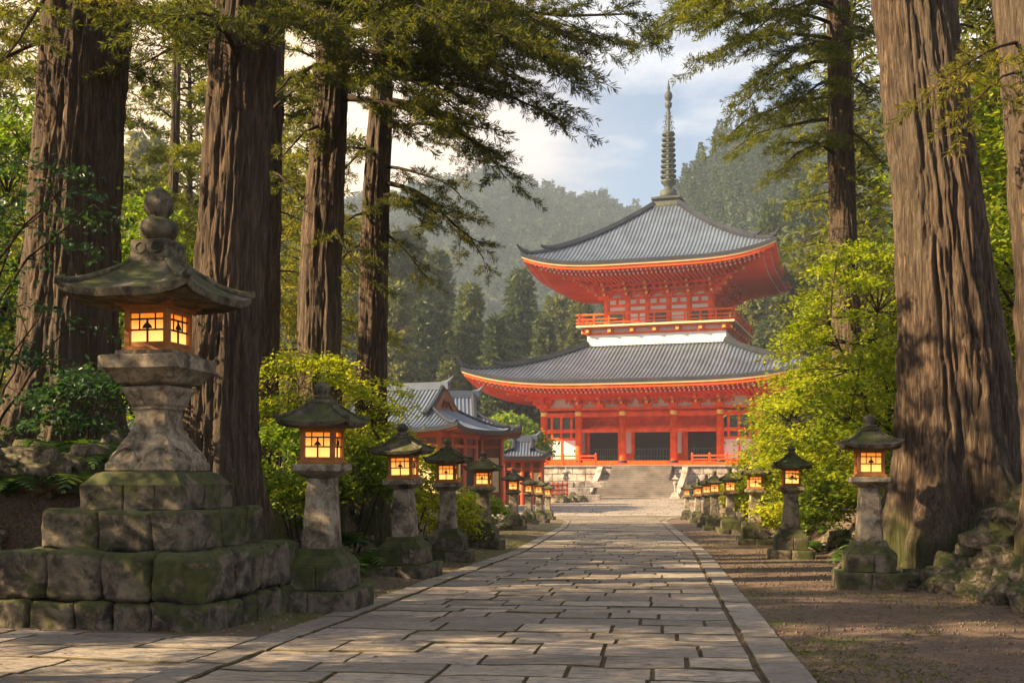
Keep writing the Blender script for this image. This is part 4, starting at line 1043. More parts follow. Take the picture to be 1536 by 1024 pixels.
    for j in range(3):
        for sx in (-1, 1):
            q = MB(); q.box((sx * wx * .97, -wy + 2 * wy * (j + .5) / 3, ze * .45), (.1, wy * .4, ze * .45)); q.build("window", M['cream'] if j % 2 else M['doorm'], e_)
    return e_
g0 = -2.89
hall("side_hall", "low timber hall with blue-grey tiled roof and triangular gable left of the pagoda", (-8.9, 91, g0), R(-22), 7.4, 5.2, 3.9, 6.3, 9.7, .33)
hall("side_hall", "smaller tiled hall with steep hipped roof behind the gabled hall", (-4.5, 99, g0), R(4), 5.0, 5.0, 1.3, 6.4, 9.7, .33)
hall("small_shrine", "tiny tiled shrine hut between the side hall and the pagoda", (1.1, 110, g0), R(-4), 2.6, 2.2, 1.0, 4.6, 6.2, .3)
railing("bridge_railing", "weathered red railing between the side hall and the podium", [(-1.0, 116, -2.4), (3.6, 117, -2.4), (6.0, 124, -2.4)], 1.3, 1.6, 'redo')
# retaining wall beside the forecourt
m = MB(); rs = np.random.default_rng(8)
for c_ in range(3):
    x = -12.0
    while x < 8.4: w = rs.uniform(.9, 2.2); m.box((x + w / 2, 127 + rs.uniform(-.06, .06) - c_ * -.08, c_ * .72 + .36), (w - .05, 1.0, .69)); x += w
m.build("retaining_wall", M['wall'], bevel=.05, loc=(0, 0, g0), label="long grey masonry retaining wall left of the temple steps", cat="wall")

# ------------------------------------------------------------------ conifers of the forest
def conifer(H, Rb, zs, nlev, nb, nl, nw, k, step, mats, droop=.25, pw=.8, tr=None, seed=0, jit=.25, twl=.8, topb=0, spread=.8):
    kr = np.random.default_rng(seed); e = empty("cedar_tree", (0, 0, 0), label="tall cedar tree standing in the forest", cat="tree")
    tr = tr or H * .014; m = MB(); n = 9; z = np.linspace(-2.5, H * .97, n)
    m.tube(np.c_[kr.normal(size=n) * .1 * tr, kr.normal(size=n) * .1 * tr, z], np.interp(z, [-2.5, 0, 1, H], [tr * 1.5, tr * 1.25, tr, tr * .12]), 8)
    P = []; D = []; L = []; w = MB(); nn = 0
    for i in range(nlev):
        t = (i + kr.random() * .7) / nlev; z = H * (zs + (1 - zs) * t)
        env = min(1, (t + .10) / .22) if zs > .15 else 1
        for j in range(nb):
            az = 2.4 * (nn) + kr.uniform(-.4, .4); nn += 1
            Lr = Rb * ((1 - t) ** pw * .93 + .05) * env * kr.uniform(1 - jit * 1.6, 1 + jit * .6)
            d = np.array([math.cos(az), math.sin(az), -droop * (1.1 - t) + .25 * t]); p0 = np.array([0, 0, z])
            mm = max(2, int(Lr / step)); u = (np.arange(mm) + .6) / mm
            pts = p0 + d * (Lr * u)[:, None]; pts[:, 2] += .10 * Lr * np.sin(u * 3)
            if Lr > 1.2: w.tube([p0, p0 + d * Lr * .5 + [0, 0, .1 * Lr], p0 + d * Lr * .95], [tr * .16, tr * .10, tr * .03], 3)
            side = np.array([-math.sin(az), math.cos(az), 0])
            for q, uu_ in zip(pts, u):
                for sg in ((-1, 1) if Lr > .8 else (0,)):
                    P.append(q + kr.normal(size=3) * .06 * Lr * .5); D.append(d * .6 + side * sg * kr.uniform(.4, 1) + [0, 0, kr.uniform(-.45, .1)]); L.append(twl * kr.uniform(.5, 1.2) * (1.2 - .6 * uu_))
    P.append(np.array([0, 0, H * .95])); D.append(np.array([0, 0, 1.])); L.append(H * .05)
    f = MB(); needles(f, np.array(P), np.array(D), np.array(L), k, nl, nw, spread, down=.12)
    m.build("trunk", M['bark'], e, smooth=True)
    for F, mt in zip(w.f, w.m): pass
    w.build("branches", M['twig'], e); f.build("crown", M[mats], e)
    _kids[e.name] = [(c, []) for c in children(e)]
    return e
used = set()
def put(src, label, x, y, z, s=1.0, rz=None, group=None, name=None):
    rz = rng.uniform(0, 6.28) if rz is None else rz
    if src.name not in used: used.add(src.name); return place(src, label, (x, y, z), rz, s, group)
    return copy_tree(src, label, (x, y, z), rz, s, group)

# distant types, 30 m tall nominal
far_types = [conifer(30, 5.2, .12, 34, 6, .95, .34, 10, 1.3, 'cedar', seed=1, twl=1.3), conifer(30, 4.4, .2, 32, 6, .95, .34, 10, 1.2, 'cedar', seed=2, pw=.65, twl=1.2),
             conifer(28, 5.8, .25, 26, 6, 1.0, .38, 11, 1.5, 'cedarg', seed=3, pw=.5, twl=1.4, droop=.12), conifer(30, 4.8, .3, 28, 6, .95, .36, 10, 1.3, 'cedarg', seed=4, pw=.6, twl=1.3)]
def ground_any(x, y): return float(max(ground(x, y), near_hill(np.array(x), np.array(y)))) if y > 180 else gz(x, y)
mids = [  # px, top y, distance, type, label
 (705, 425, 176, 0, "pointed cedar rising above the tip of the lower left roof corner"), (781, 404, 205, 0, "tallest pointed cedar between the hall and the pagoda"), (744, 470, 168, 1, "shorter cedar between the two pointed cedars left of the pagoda"),
 (838, 428, 232, 2, "bushy golden cedar directly behind the left end of the upper roof"), (872, 452, 215, 3, "golden cedar just left of the pagoda balcony"), (816, 470, 190, 1, "narrow cedar beside the golden cedars left of the balcony"),
 (655, 372, 205, 1, "tall dark cedar behind the gable of the side hall"), (612, 345, 195, 3, "golden cedar right of the reddish trunk behind the hall roof"), (585, 400, 170, 2, "round-topped cedar hugging the right side of the reddish trunk"),
 (632, 450, 180, 0, "young cedar behind the ridge of the side hall"), (684, 470, 188, 2, "loose cedar above the hall gable"), (530, 340, 186, 3, "golden cedar seen between the two straight trunks at left centre"), (515, 430, 184, 1, "dark cedar low between the two straight trunks"),
 (430, 360, 185, 2, "bright cedar in the gap right of the second great trunk"), (418, 250, 186, 3, "tall hazy cedar in the gap right of the second great trunk"), (1126, 405, 212, 2, "bushy cedar right of the pagoda balcony"),
 (1162, 300, 232, 1, "tall cedar rising behind the right end of the upper roof"), (1208, 262, 226, 0, "tallest pointed cedar right of the pagoda"), (1190, 400, 190, 3, "golden cedar below the right upper eave"), (1226, 340, 160, 2, "loose cedar left of the straight trunk behind the maple"),
 (1300, 300, 150, 0, "dark cedar between the straight trunk and the great right trunk"), (1318, 380, 120, 3, "golden cedar left of the great right trunk"), (1150, 480, 205, 0, "low dark cedar by the right roof of the pagoda"), (1100, 440, 240, 1, "slim cedar right behind the upper storey"),
 (760, 500, 205, 3, "small cedar right behind the tiny shrine"), (800, 540, 196, 2, "low round cedar above the left tip of the lower roof"), (670, 540, 160, 1, "low cedar directly behind the hall ridge end"), (860, 500, 236, 0, "dark cedar low beside the upper storey wall"),
 (395, 180, 188, 1, "very tall cedar half hidden by the second great trunk"), (300, 260, 190, 2, "broad cedar glowing behind the great lantern finial"), (222, 200, 195, 3, "golden cedar between the two leftmost great trunks"), (560, 480, 170, 0, "dark pointed cedar between straight trunks near the hall"),
]
for i, (px, ty, d, k, l_) in enumerate(mids):
    x = (px - 768) * d / 1706.7; z0 = ground_any(x, d); zt = (712 - ty) * d / 1706.7; s = max(.3, (zt - z0) / 30.)
    put(far_types[k], l_, x, d, z0 - .2, (s * 1.12 if s < .75 else s, s * 1.12 if s < .75 else s, s), group="cedars around the temple hall")
# trees on the near hillside: the nearest as things
cand = []
kr = np.random.default_rng(33)
while len(cand) < 5600:
    y = kr.uniform(205, 500); x = kr.uniform(-.42, .56) * y
    if x < -60 and kr.random() < .6: continue
    cand.append((x, y))
cand = np.array(cand); zc = near_hill(cand[:, 0], cand[:, 1])
# keep a minimum spacing
keep = []; cell = {}
for i in np.argsort(cand[:, 1]):
    x, y = cand[i]; c = (int(x // 6), int(y // 6)); ok = True
    for a in (-1, 0, 1):
        for b in (-1, 0, 1):
            for j in cell.get((c[0] + a, c[1] + b), []):
                if (cand[j, 0] - x) ** 2 + (cand[j, 1] - y) ** 2 < 17: ok = False
    if ok: keep.append(i); cell.setdefault(c, []).append(i)
u = cand[keep, 0] / cand[keep, 1]
vis = [i for i in keep if -.14 < cand[i, 0] / cand[i, 1] < .36]
things_ = vis[:230]; rest = [i for i in keep if i not in set(things_)]
for i in things_:
    put(far_types[int(kr.integers(0, 4))], "cedar in the hazy wood climbing the hillside behind the pagoda", cand[i, 0], cand[i, 1], zc[i] - .5, kr.uniform(.42, .72), group="cedars climbing the near hillside")
def soft_tree(H, Rb, k, nl, seed, nlev=12):
    kr_ = np.random.default_rng(seed); P = []; D = []; L = []
    for i in range(nlev):
        t = i / nlev; r = Rb * (1 - t) ** .7 * kr_.uniform(.7, 1.1)
        for j in range(5): az = 2.4 * (i * 5 + j); d = np.array([math.cos(az), math.sin(az), -.25]); P.append(d * r * .45 + [0, 0, H * (.12 + .88 * t)]); D.append(d); L.append(r * .55)
    m = MB(); needles(m, np.array(P), np.array(D), np.array(L), k, nl, nl * .42, .8, down=.1); return np.concatenate(m.v)
def wood_mass(name, label, xyz, base, smin, smax, mat):
    m = MB(); n = len(xyz); 
    for b in range(len(base)):
        sel = xyz[b::len(base)]; k = len(sel); a = rng.random(k) * 6.28; s = rng.uniform(smin, smax, k); V = base[b]
        c, sn = np.cos(a)[:, None], np.sin(a)[:, None]
        X = np.stack([V[None, :, 0] * c - V[None, :, 1] * sn, V[None, :, 0] * sn + V[None, :, 1] * c, np.broadcast_to(V[None, :, 2], (k, len(V)))], -1) * s[:, None, None] + sel[:, None]
        m.add(X.reshape(-1, 3), np.arange(k * len(V)).reshape(-1, 4))
    m.build(name, mat, label=label, cat="wood", kind='stuff')
base = [soft_tree(17, 3.3, 14, .95, s, 13) for s in (1, 2, 3)]
wood_mass("hillside_wood", "dense evergreen wood covering the near hillside up to the ridge", np.c_[cand[rest], zc[rest] - .6], base, .55, 1.15, M['hill'])
n = 9000; kx = kr.uniform(-.48, .48, n); ky = kr.uniform(.0, 1, n) ** .8; yy = 520 + 330 * ky; xx = kx * yy; zf = far_hill(xx, yy)
base = [soft_tree(10, 2.9, 3, 2.3, s, 8) for s in (4, 5, 6)]
wood_mass("mountain_wood", "hazy blue-green wood on the far mountain", np.c_[xx, yy, zf - 1], base, .6, 1.3, M['hill'])

# ------------------------------------------------------------------ great cedars in the foreground
def up(px, py, d): return tuple(PX(px, py, d))
o1 = dict(dens=1.0); 
def limbs_above(x, y, z0, z1, n, L, seed):     # coarse crown over the frame: shades the ground like the real one
    kr_ = np.random.default_rng(seed); out_ = []
    for i in range(n):
        a = 2.4 * i + seed; z = z0 + (z1 - z0) * (i + kr_.random() * .6) / n; l = L * (1 - .6 * i / n) * kr_.uniform(.7, 1.1)
        out_.append(((x, y, z), (x + l * math.cos(a), y + l * math.sin(a), z + l * kr_.uniform(-.1, .12)), .055, dict(dens=.55, k=9, nl=.30, nw=.06, tw=.5)))
    return out_
def K(*a): return [(z, x, y) for z, x, y in a]
big_tree("cedar_tree", "leftmost great cedar trunk with dark furrowed bark behind the big lantern", "tree", K((.3, -6.85, 17), (1.6, -6.66, 17), (4.5, -6.5, 17), (7.2, -6.32, 17), (24, -5.9, 17)),
         [(.3, .80), (1.2, .70), (2.6, .66), (4.5, .635), (7.2, .615), (24, .3)], M['bark'],
         [((-6.4, 17, 7.0), up(300, 60, 15.5), .06, dict(dens=1.1)), ((-6.4, 17, 7.6), up(10, 90, 15), .06, {}), ((-6.4, 17, 6.6), up(-60, 140, 16), .05, {}), ((-6.4, 17, 8.2), up(250, -10, 15), .06, {})] + limbs_above(-6.2, 17, 14, 23, 6, 3.4, 1),
         roots=[(-2.2, 2.2, .22), (-1.3, 1.8, .2), (-.5, 1.6, .18), (-2.9, 2.0, .2)], seed=2, flare=.45, nroot=7, depth=.075, nth=200, nz_=260)
big_tree("cedar_tree", "second great cedar trunk from the left with mossy foot between the lanterns", "tree", K((-.35, -4.0, 15.5), (1.2, -3.95, 15.5), (3.7, -3.78, 15.5), (6.5, -3.63, 15.5), (22, -3.3, 15.5)),
         [(-.35, .54), (.8, .47), (2, .455), (3.7, .45), (6.5, .415), (22, .2)], M['bark'],
         [((-3.65, 15.5, 5.5), up(300, 20, 13.5), .05, dict(dens=1.2)), ((-3.65, 15.5, 6.2), up(480, 40, 14), .05, {}), ((-3.65, 15.5, 6.6), up(560, 90, 14.6), .055, dict(dens=1.1)), ((-3.7, 15.5, 6.0), up(200, 110, 17), .045, {}), ((-3.7, 15.5, 5.9), up(230, 30, 14), .05, dict(dens=1.2)), ((-3.65, 15.5, 6.4), up(400, -30, 13.6), .05, {})] + limbs_above(-3.6, 15.5, 12.5, 22, 6, 3.2, 2),
         roots=[(-1.9, 1.6, .18), (-1.1, 1.5, .16), (-.3, 1.3, .15), (-2.7, 1.6, .16), (.5, 1.2, .12)], seed=5, flare=.55, nroot=5, fh=.6, depth=.07, nth=200, nz_=260)
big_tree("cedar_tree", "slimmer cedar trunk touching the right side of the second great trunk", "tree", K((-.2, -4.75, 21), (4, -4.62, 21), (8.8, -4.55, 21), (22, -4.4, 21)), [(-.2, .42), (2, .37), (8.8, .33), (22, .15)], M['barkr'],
         [((-4.6, 21, 6.5), up(470, 130, 19.5), .045, {}), ((-4.6, 21, 5.6), up(455, 300, 20), .04, {})] + limbs_above(-4.5, 21, 10, 21, 4, 2.2, 3), seed=7, flare=.3, depth=.05, nth=110, nz_=150)
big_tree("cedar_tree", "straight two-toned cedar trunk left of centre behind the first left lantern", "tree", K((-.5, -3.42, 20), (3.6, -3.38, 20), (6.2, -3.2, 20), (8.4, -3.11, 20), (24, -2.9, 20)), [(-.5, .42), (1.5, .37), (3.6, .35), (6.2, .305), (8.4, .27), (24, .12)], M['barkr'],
         [((-3.15, 20, 7.6), up(862, 98, 17.5), .075, dict(dens=1.5, nl=.15)), ((-3.15, 20, 8.0), up(800, 30, 17), .06, dict(dens=1.5)), ((-3.2, 20, 6.6), up(742, 232, 18.5), .06, dict(dens=1.2)), ((-3.2, 20, 6.9), up(832, 172, 18.8), .06, dict(dens=1.2)),
          ((-3.2, 20, 7.2), up(400, 160, 18), .045, {}), ((-3.2, 20, 6.2), up(420, 240, 19), .04, {}), ((-3.1, 20, 8.5), up(720, -20, 18), .05, dict(dens=1.4)), ((-3.1, 20, 8.0), up(770, 55, 15.5), .05, dict(dens=1.5)), ((-3.1, 20, 8.3), up(650, 20, 15), .05, dict(dens=1.5)), ((-3.15, 20, 7.4), up(700, 165, 17), .05, dict(dens=1.3)), ((-3.15, 20, 7.0), up(610, 120, 17), .04, dict(dens=1.3)), ((-3.1, 20, 8.2), up(420, 40, 17), .04, dict(dens=1.2)), ((-3.1, 20, 8.2), up(640, 60, 16.5), .05, dict(dens=1.4)), ((-3.3, 20, 4.4), up(545, 420, 19), .03, {})] + limbs_above(-3, 20, 10, 23, 5, 2.6, 4),
         seed=9, flare=.3, depth=.05, nth=130, nz_=200)
big_tree("cedar_tree", "reddish straight cedar trunk nearest to the side hall roof", "tree", K((-.7, -2.86, 23), (2.2, -2.82, 23), (5.5, -2.74, 23), (8.2, -2.6, 23), (25, -2.4, 23)), [(-.7, .36), (2.2, .30), (5.5, .28), (8.2, .225), (25, .1)], M['barkr'],
         [((-2.65, 23, 9.8), up(955, 22, 20), .07, dict(dens=1.0, sag=-.02)), ((-2.65, 23, 9.4), up(915, 60, 21), .05, dict(dens=.9)), ((-2.7, 23, 7.6), up(762, 262, 21), .06, dict(dens=1.2)), ((-2.7, 23, 7.0), up(700, 210, 21.5), .05, dict(dens=1.1)), ((-2.65, 23, 8.9), up(835, 60, 21), .05, dict(dens=1.4)), ((-2.7, 23, 6.2), up(690, 290, 22), .04, dict(dens=1.1)), ((-2.7, 23, 6.5), up(490, 230, 22), .04, {}), ((-2.75, 23, 5.3), up(480, 360, 22), .035, {}),
          ((-2.74, 23, 5.9), up(722, 386, 21.5), .06, dict(dens=1.0, sag=.12)), ((-2.74, 23, 5.6), up(668, 330, 21), .045, dict(dens=1.1)), ((-2.75, 23, 5.0), up(640, 420, 22.5), .035, {}), ((-2.7, 23, 6.8), up(480, 300, 22.5), .04, {}), ((-2.75, 23, 4.8), up(470, 430, 23), .035, {}),
          ((-2.65, 23, 8.6), up(800, 130, 19), .05, dict(dens=1.3)), ((-2.65, 23, 8.4), up(690, 110, 21), .05, dict(dens=1.3)), ((-2.7, 23, 7.9), up(470, 170, 21), .04, {})] + limbs_above(-2.5, 23, 11, 24, 5, 2.6, 5),
         seed=12, flare=.3, depth=.045, nth=120, nz_=200)
big_tree("cedar_tree", "thin far cedar trunk between the two leftmost great trunks", "tree", K((-.5, -12.2, 40), (6, -12.0, 40), (14, -11.8, 40), (26, -11.6, 40)), [(-.5, .24), (6, .19), (14, .15), (26, .06)], M['barkr'],
         [((-11.9, 40, 5.5 + i * 1.0), (-11.9 + 3.0 * math.cos(i * 2.4), 40 + 3.0 * math.sin(i * 2.4), 5.5 + i * 1.0 + .1), .04, dict(nl=.2, nw=.035, k=20, tw=.45, dens=1.1)) for i in range(14)], fol='needleg', seed=14, nth=60, nz_=80)
big_tree("cedar_tree", "straight sunlit cedar trunk rising from the yellow maple right of the pagoda", "tree", K((-1.2, 9.7, 32), (4.8, 9.34, 32), (9, 9.25, 32), (13.4, 9.15, 32), (27, 9.0, 32)), [(-1.2, .46), (4.8, .41), (9, .36), (13.4, .30), (27, .12)], M['barkr'],
         [((9.2, 32, z), up(px, py, d), .06, dict(dens=.95, nl=.15, nw=.022, tw=.34, k=24, seclen=.28)) for z, px, py, d in ((13.2, 985, 45, 28), (12.6, 1030, 30, 30), (12.2, 1040, 95, 30), (11.6, 1100, 160, 30), (10.6, 1092, 205, 30), (10.0, 1100, 225, 32), (9.4, 1160, 262, 31), (14.2, 1010, 8, 28), (14.5, 1100, 10, 27), (13.0, 1110, 60, 28), (12.0, 1160, 110, 28),
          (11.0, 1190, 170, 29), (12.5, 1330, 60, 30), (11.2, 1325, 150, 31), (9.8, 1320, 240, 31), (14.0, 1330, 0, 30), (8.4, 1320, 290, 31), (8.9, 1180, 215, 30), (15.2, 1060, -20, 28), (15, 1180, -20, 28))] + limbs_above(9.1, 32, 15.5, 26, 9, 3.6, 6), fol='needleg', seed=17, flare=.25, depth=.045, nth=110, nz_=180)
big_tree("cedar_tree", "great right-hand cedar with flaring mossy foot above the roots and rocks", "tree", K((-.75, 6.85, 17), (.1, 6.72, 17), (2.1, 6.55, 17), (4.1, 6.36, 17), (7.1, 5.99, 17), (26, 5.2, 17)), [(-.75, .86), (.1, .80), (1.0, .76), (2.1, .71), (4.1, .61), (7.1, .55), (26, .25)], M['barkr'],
         limbs_above(5.8, 17, 9.5, 24, 10, 4.2, 7), roots=[(-2.6, 1.9, .26), (-2.0, 1.5, .24), (-1.3, 1.7, .26), (-.7, 1.8, .24), (2.9, 1.5, .22), (-3.1, 1.8, .2), (-1.7, 1.2, .2)], seed=21, flare=.7, nroot=6, fh=.9, depth=.08, nth=240, nz_=320)
big_tree("cedar_tree", "cedar trunk cut off by the right edge of the frame", "tree", K((-.7, 7.1, 14), (1, 6.88, 14), (3.2, 6.72, 14), (5.9, 6.42, 14), (24, 5.6, 14)), [(-.7, .68), (1, .58), (3.2, .54), (5.9, .48), (24, .2)], M['barkr'],
         [((6.5, 14, 5.3), up(1402, 130, 12.8), .028, dict(dens=.8, nl=.11, droop=.35, seclen=.26)), ((6.5, 14, 5.0), up(1440, 175, 13), .025, dict(dens=.8, droop=.35, seclen=.24))] + limbs_above(6, 14, 9, 22, 7, 3.4, 8), seed=25, flare=.4, depth=.06, nth=160, nz_=200)

def slender(x, y, H, z0, n, L, label, seed, r=.2):
    g = gz(x, y); kr_ = np.random.default_rng(seed); lm = []
    for i in range(n):
        a = 2.4 * i + seed; z = z0 + (H - z0) * (i + kr_.random()) / n; l = L * (1.05 - .6 * i / n) * kr_.uniform(.7, 1.15)
        lm.append(((x, y, z), (x + l * math.cos(a), y + l * math.sin(a), z + l * kr_.uniform(-.25, .08)), .04, dict(nl=.17, nw=.03, k=22, tw=.40, dens=1.25)))
    big_tree("cedar_tree", label, "tree", K((g, x, y), (H * .5, x + .15, y), (H, x + .1, y)), [(g, r * 1.3), (2, r), (H, r * .3)], M['barkr'], lm, fol='needleg', seed=seed, nth=60, nz_=80)
slender(-11.4, 32, 17, 2.0, 26, 2.7, "slender cedar with golden boughs in the gap above the great lantern", 31)
slender(-7.5, 35, 17, 3.0, 24, 2.5, "slender cedar with golden boughs right of the second great trunk", 32)
slender(-5.4, 31, 15, 2.5, 20, 2.1, "slender golden cedar between the two straight left trunks", 33, .16)
slender(-9.6, 38, 18, 4.0, 24, 2.7, "slender golden cedar directly behind the great lantern finial", 34)
slender(-13.0, 27, 14, 1.0, 22, 2.8, "slender cedar peeping out left of the leftmost great trunk", 35)
# forest trees behind and beside them
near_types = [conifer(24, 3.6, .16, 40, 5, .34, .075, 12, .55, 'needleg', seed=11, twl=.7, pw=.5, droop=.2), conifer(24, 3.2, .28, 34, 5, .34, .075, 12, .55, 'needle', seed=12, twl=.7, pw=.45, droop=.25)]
nl_ = [(-17.5, 44, 0, .95, "tall golden forest cedar between the leftmost trunk and the thin far trunk"), (-13.6, 48, 0, .86, "golden forest cedar between the thin far trunk and the second great trunk"), (-9.4, 53, 0, .84, "golden forest cedar close behind the two-toned trunk"), (-21, 40, 1, .9, "dark tall forest cedar at the far left edge"), (-14.5, 24, 0, .5, "short forest cedar with golden boughs behind the leftmost trunk"), (-20, 30, 1, .58, "short dark forest cedar far behind the leftmost trunk"), (-15.5, 33, 1, .6, "small dark forest cedar at the left edge"), (-57, 188, 0, 2.1, "golden forest cedar left of the great lantern finial"),
       (-50, 186, 0, 2.0, "forest cedar with warm boughs right of the lantern finial"), (-38, 190, 1, 2.0, "forest cedar hidden behind the second great trunk"), (-29, 190, 0, 1.9, "golden forest cedar behind the two-toned trunk"), (-62, 160, 0, 1.5, "forest cedar deep in the left wood"),
       (-52, 120, 1, 1.5, "forest cedar in the deepest part of the left wood"), (-46, 192, 0, 2.1, "hazy forest cedar behind the thin far trunk"), (12.2, 22, 1, 1, "forest cedar behind the trunk at the right edge"), (13, 30, 0, 1, "golden forest cedar right of the great right trunk"), (17, 40, 1, 1.1, "dark forest cedar deep in the right wood"),
       (15.5, 52, 0, 1.1, "forest cedar far behind the great right trunk"), (19, 28, 0, 1.1, "forest cedar outside the right edge of the wood"), (-24, 200, 1, 1.9, "forest cedar far behind the reddish trunk"), (-60, 128, 1, 1.6, "tall forest cedar far off at the left edge"), (-66, 184, 1, 2.1, "forest cedar between the leftmost trunk and the thin far trunk")]
for x, y, k, s_, l_ in nl_: put(near_types[k], l_, x, y, gz(x, y) - .2, s_, group="cedars filling the wood around the path")
# unseen cedars added left of the frame to shade the foreground
for i, (x, y) in enumerate([(-9.5, 3.2), (-7.0, 4.4), (-9.4, 8.7), (-8.0, 6.4), (-11.5, .4), (-12.5, 8), (-17, 3), (-14, -3), (-9.8, 11.2)]):
    put(near_types[i % 2], "unseen cedar added beyond the left edge of the view to shade the foreground", x, y, gz(x, y) - .2, rng.uniform(.5, .62), group="added shade cedars beyond the left edge")

# ------------------------------------------------------------------ broadleaf trees and shrubs
def broadleaf(name, label, cat, base, cen, rad, mat, nclump=60, nleaf=70, size=.055, cr=.42, flat=.55, seed=0, group=None, pad=.30, shell=.55, stems=5):
    kr_ = np.random.default_rng(seed); base = np.array([base[0], base[1], gz(base[0], base[1]) - .05]) if len(base) == 2 else np.array(base)
    e_ = empty(name, tuple(base), label=label, cat=cat, group=group); c = np.array(cen) - base; rad = np.array(rad)
    d = nrm(kr_.normal(size=(nclump, 3))); rr = (shell + (1 - shell) * kr_.random((nclump, 1))) ** .7; rr *= 1 + .38 * fbm(d * 1.6 + seed, 3, seed)[:, None] * 2; rr[::7] *= 1.16; C = c + d * rad * rr
    C = C[C[:, 2] + base[2] > ground(C[:, 0] + base[0], C[:, 1] + base[1]) + .08]
    w = MB(); f = MB(); P = []
    st = []
    for i in range(stems):
        a = i * 2.4 + seed; tip = c + np.array([math.cos(a), math.sin(a), .3]) * rad * .55; b0 = np.array([math.cos(a), math.sin(a), 0]) * .12
        p = wiggle(b0, tip, .06, 7, .07, seed * 9 + i); st.append(p); w.tube(p, np.linspace(.055, .02, 7) * max(rad) / 2.2, 6)
    A = np.concatenate(st)
    for q in C:
        j = np.argmin(((A - q) ** 2).sum(1) + (A[:, 2] > q[2] + .2) * .5); p = wiggle(A[j], q, .04, 5, .06, seed + j); w.tube(p, np.linspace(.014, .005, 5) * max(rad) / 2, 4)
        n = int(nleaf * kr_.uniform(.6, 1.3)); r = cr * kr_.uniform(.7, 1.3)
        dd = kr_.normal(size=(n, 3)) * [1, 1, pad] * r * .55; tilt = nrm(q - c) * .25
        dd[:, 2] -= (dd[:, :2] * nrm(q - c)[:2]).sum(1) * .35 + .12 * (dd[:, :2] ** 2).sum(1) / r
        P.append(q + dd)
    P = np.concatenate(P); leaves(f, P, size, flat)
    w.build("branches", M['twig'], e_, smooth=True); f.build("foliage", M[mat], e_); return e_
broadleaf("maple_tree", "yellow-green maple with layered sprays left of the great right trunk", "tree", (8.9, 26.5), PX(1318, 500, 26), (2.0, 1.8, 2.3), 'maple', 190, 115, .052, .48, .6, 1, pad=.2, shell=.65)
broadleaf("maple_tree", "low yellow-green maple leaning over the right lantern row toward the steps", "tree", (9.2, 31), PX(1232, 640, 30), (1.95, 1.8, 1.8), 'maple', 165, 115, .056, .48, .6, 2, pad=.2, shell=.65)
broadleaf("maple_tree", "small bright maple covering the right corner of the pagoda's lower storey", "tree", (11.2, 42), PX(1192, 692, 40), (1.6, 1.8, 1.35), 'maple', 85, 90, .085, .55, .6, 3)
broadleaf("maple_tree", "maple whose foliage hangs behind the nearest right lantern", "tree", (8.2, 21.8), PX(1330, 640, 22), (1.35, 1.3, 1.5), 'maple', 130, 90, .055, .42, .6, 4)
broadleaf("maple_tree", "bright maple seen between the great right trunk and the frame edge", "tree", (11.5, 25), PX(1500, 480, 24), (2.0, 2.0, 2.6), 'maple', 190, 90, .062, .5, .55, 5)
broadleaf("maple_tree", "shaded maple high behind the trunk at the right edge", "tree", (11, 21), PX(1480, 300, 21), (1.6, 1.6, 1.8), 'shrub', 130, 80, .062, .5, .55, 6)
broadleaf("shrub", "low green shrub at the foot of the maples behind the second right lantern", "shrub", (7.9, 24.5), PX(1255, 745, 24.5), (.9, .9, .7), 'shrub', 60, 70, .05, .3, .5, 7)
broadleaf("shrub", "small shrub behind the third right lantern", "shrub", (8.6, 31), PX(1175, 765, 31), (.9, .9, .6), 'maple', 50, 70, .055, .3, .5, 8)
broadleaf("shrub", "bright shrub behind the small far lanterns of the right row", "shrub", (11.4, 52), PX(1122, 735, 50), (1.3, 1.5, 1.0), 'maple', 90, 70, .10, .5, .5, 9)
broadleaf("maple_tree", "yellow-green maple spreading behind the first left lantern", "tree", (-3.9, 19.3), PX(462, 600, 19), (1.15, 1.1, .8), 'maple', 90, 100, .037, .32, .6, 10, pad=.2, shell=.75)
broadleaf("maple_tree", "bright maple reaching over the second left lantern toward the hall roof", "tree", (-3.4, 23.5), PX(548, 632, 23), (1.0, 1.1, .85), 'maple', 75, 95, .038, .30, .6, 11, pad=.2, shell=.75)
broadleaf("shrub", "green shrub between the first and second left lanterns", "shrub", (-3.2, 17.5), PX(430, 690, 17), (.85, .8, .75), 'shrub', 80, 80, .045, .28, .5, 12)
broadleaf("shrub", "yellow-green shrub right behind the second left lantern", "shrub", (-2.9, 20.5), PX(545, 705, 20.5), (.95, .8, .75), 'shrub', 90, 80, .045, .28, .5, 13)
broadleaf("shrub", "sunlit shrub behind the third left lantern", "shrub", (-2.4, 26), PX(620, 715, 26), (1.0, .9, .7), 'maple', 80, 80, .05, .3, .5, 14)
broadleaf("shrub", "low sunlit shrub between the third and fourth left lanterns", "shrub", (-2.0, 27), PX(668, 770, 27), (.8, .9, .42), 'maple', 50, 80, .045, .26, .5, 15)
broadleaf("shrub", "low shrub beyond the fourth left lantern", "shrub", (-1.6, 36), PX(700, 762, 36), (1.2, 1.2, .5), 'shrub', 50, 70, .07, .3, .5, 16)
broadleaf("shrub", "dark glossy shrub at the left edge beside the great lantern roof", "shrub", (-6.6, 13.8), PX(25, 510, 13.4), (.95, .6, .85), 'dark', 24, 36, .042, .30, .5, 17, pad=.2)
broadleaf("understorey_tree", "dark leafy spray crossing the leftmost great trunk above the lantern", "tree", (-7.6, 14.2), PX(55, 320, 13.8), (1.05, .6, .75), 'dark', 30, 34, .044, .34, .5, 18, pad=.2)
broadleaf("understorey_tree", "green understorey tree glowing between the leftmost trunk and the lantern finial", "tree", (-7.6, 24), PX(215, 430, 23), (1.3, 1.2, 2.2), 'shrub', 140, 80, .055, .42, .5, 19)
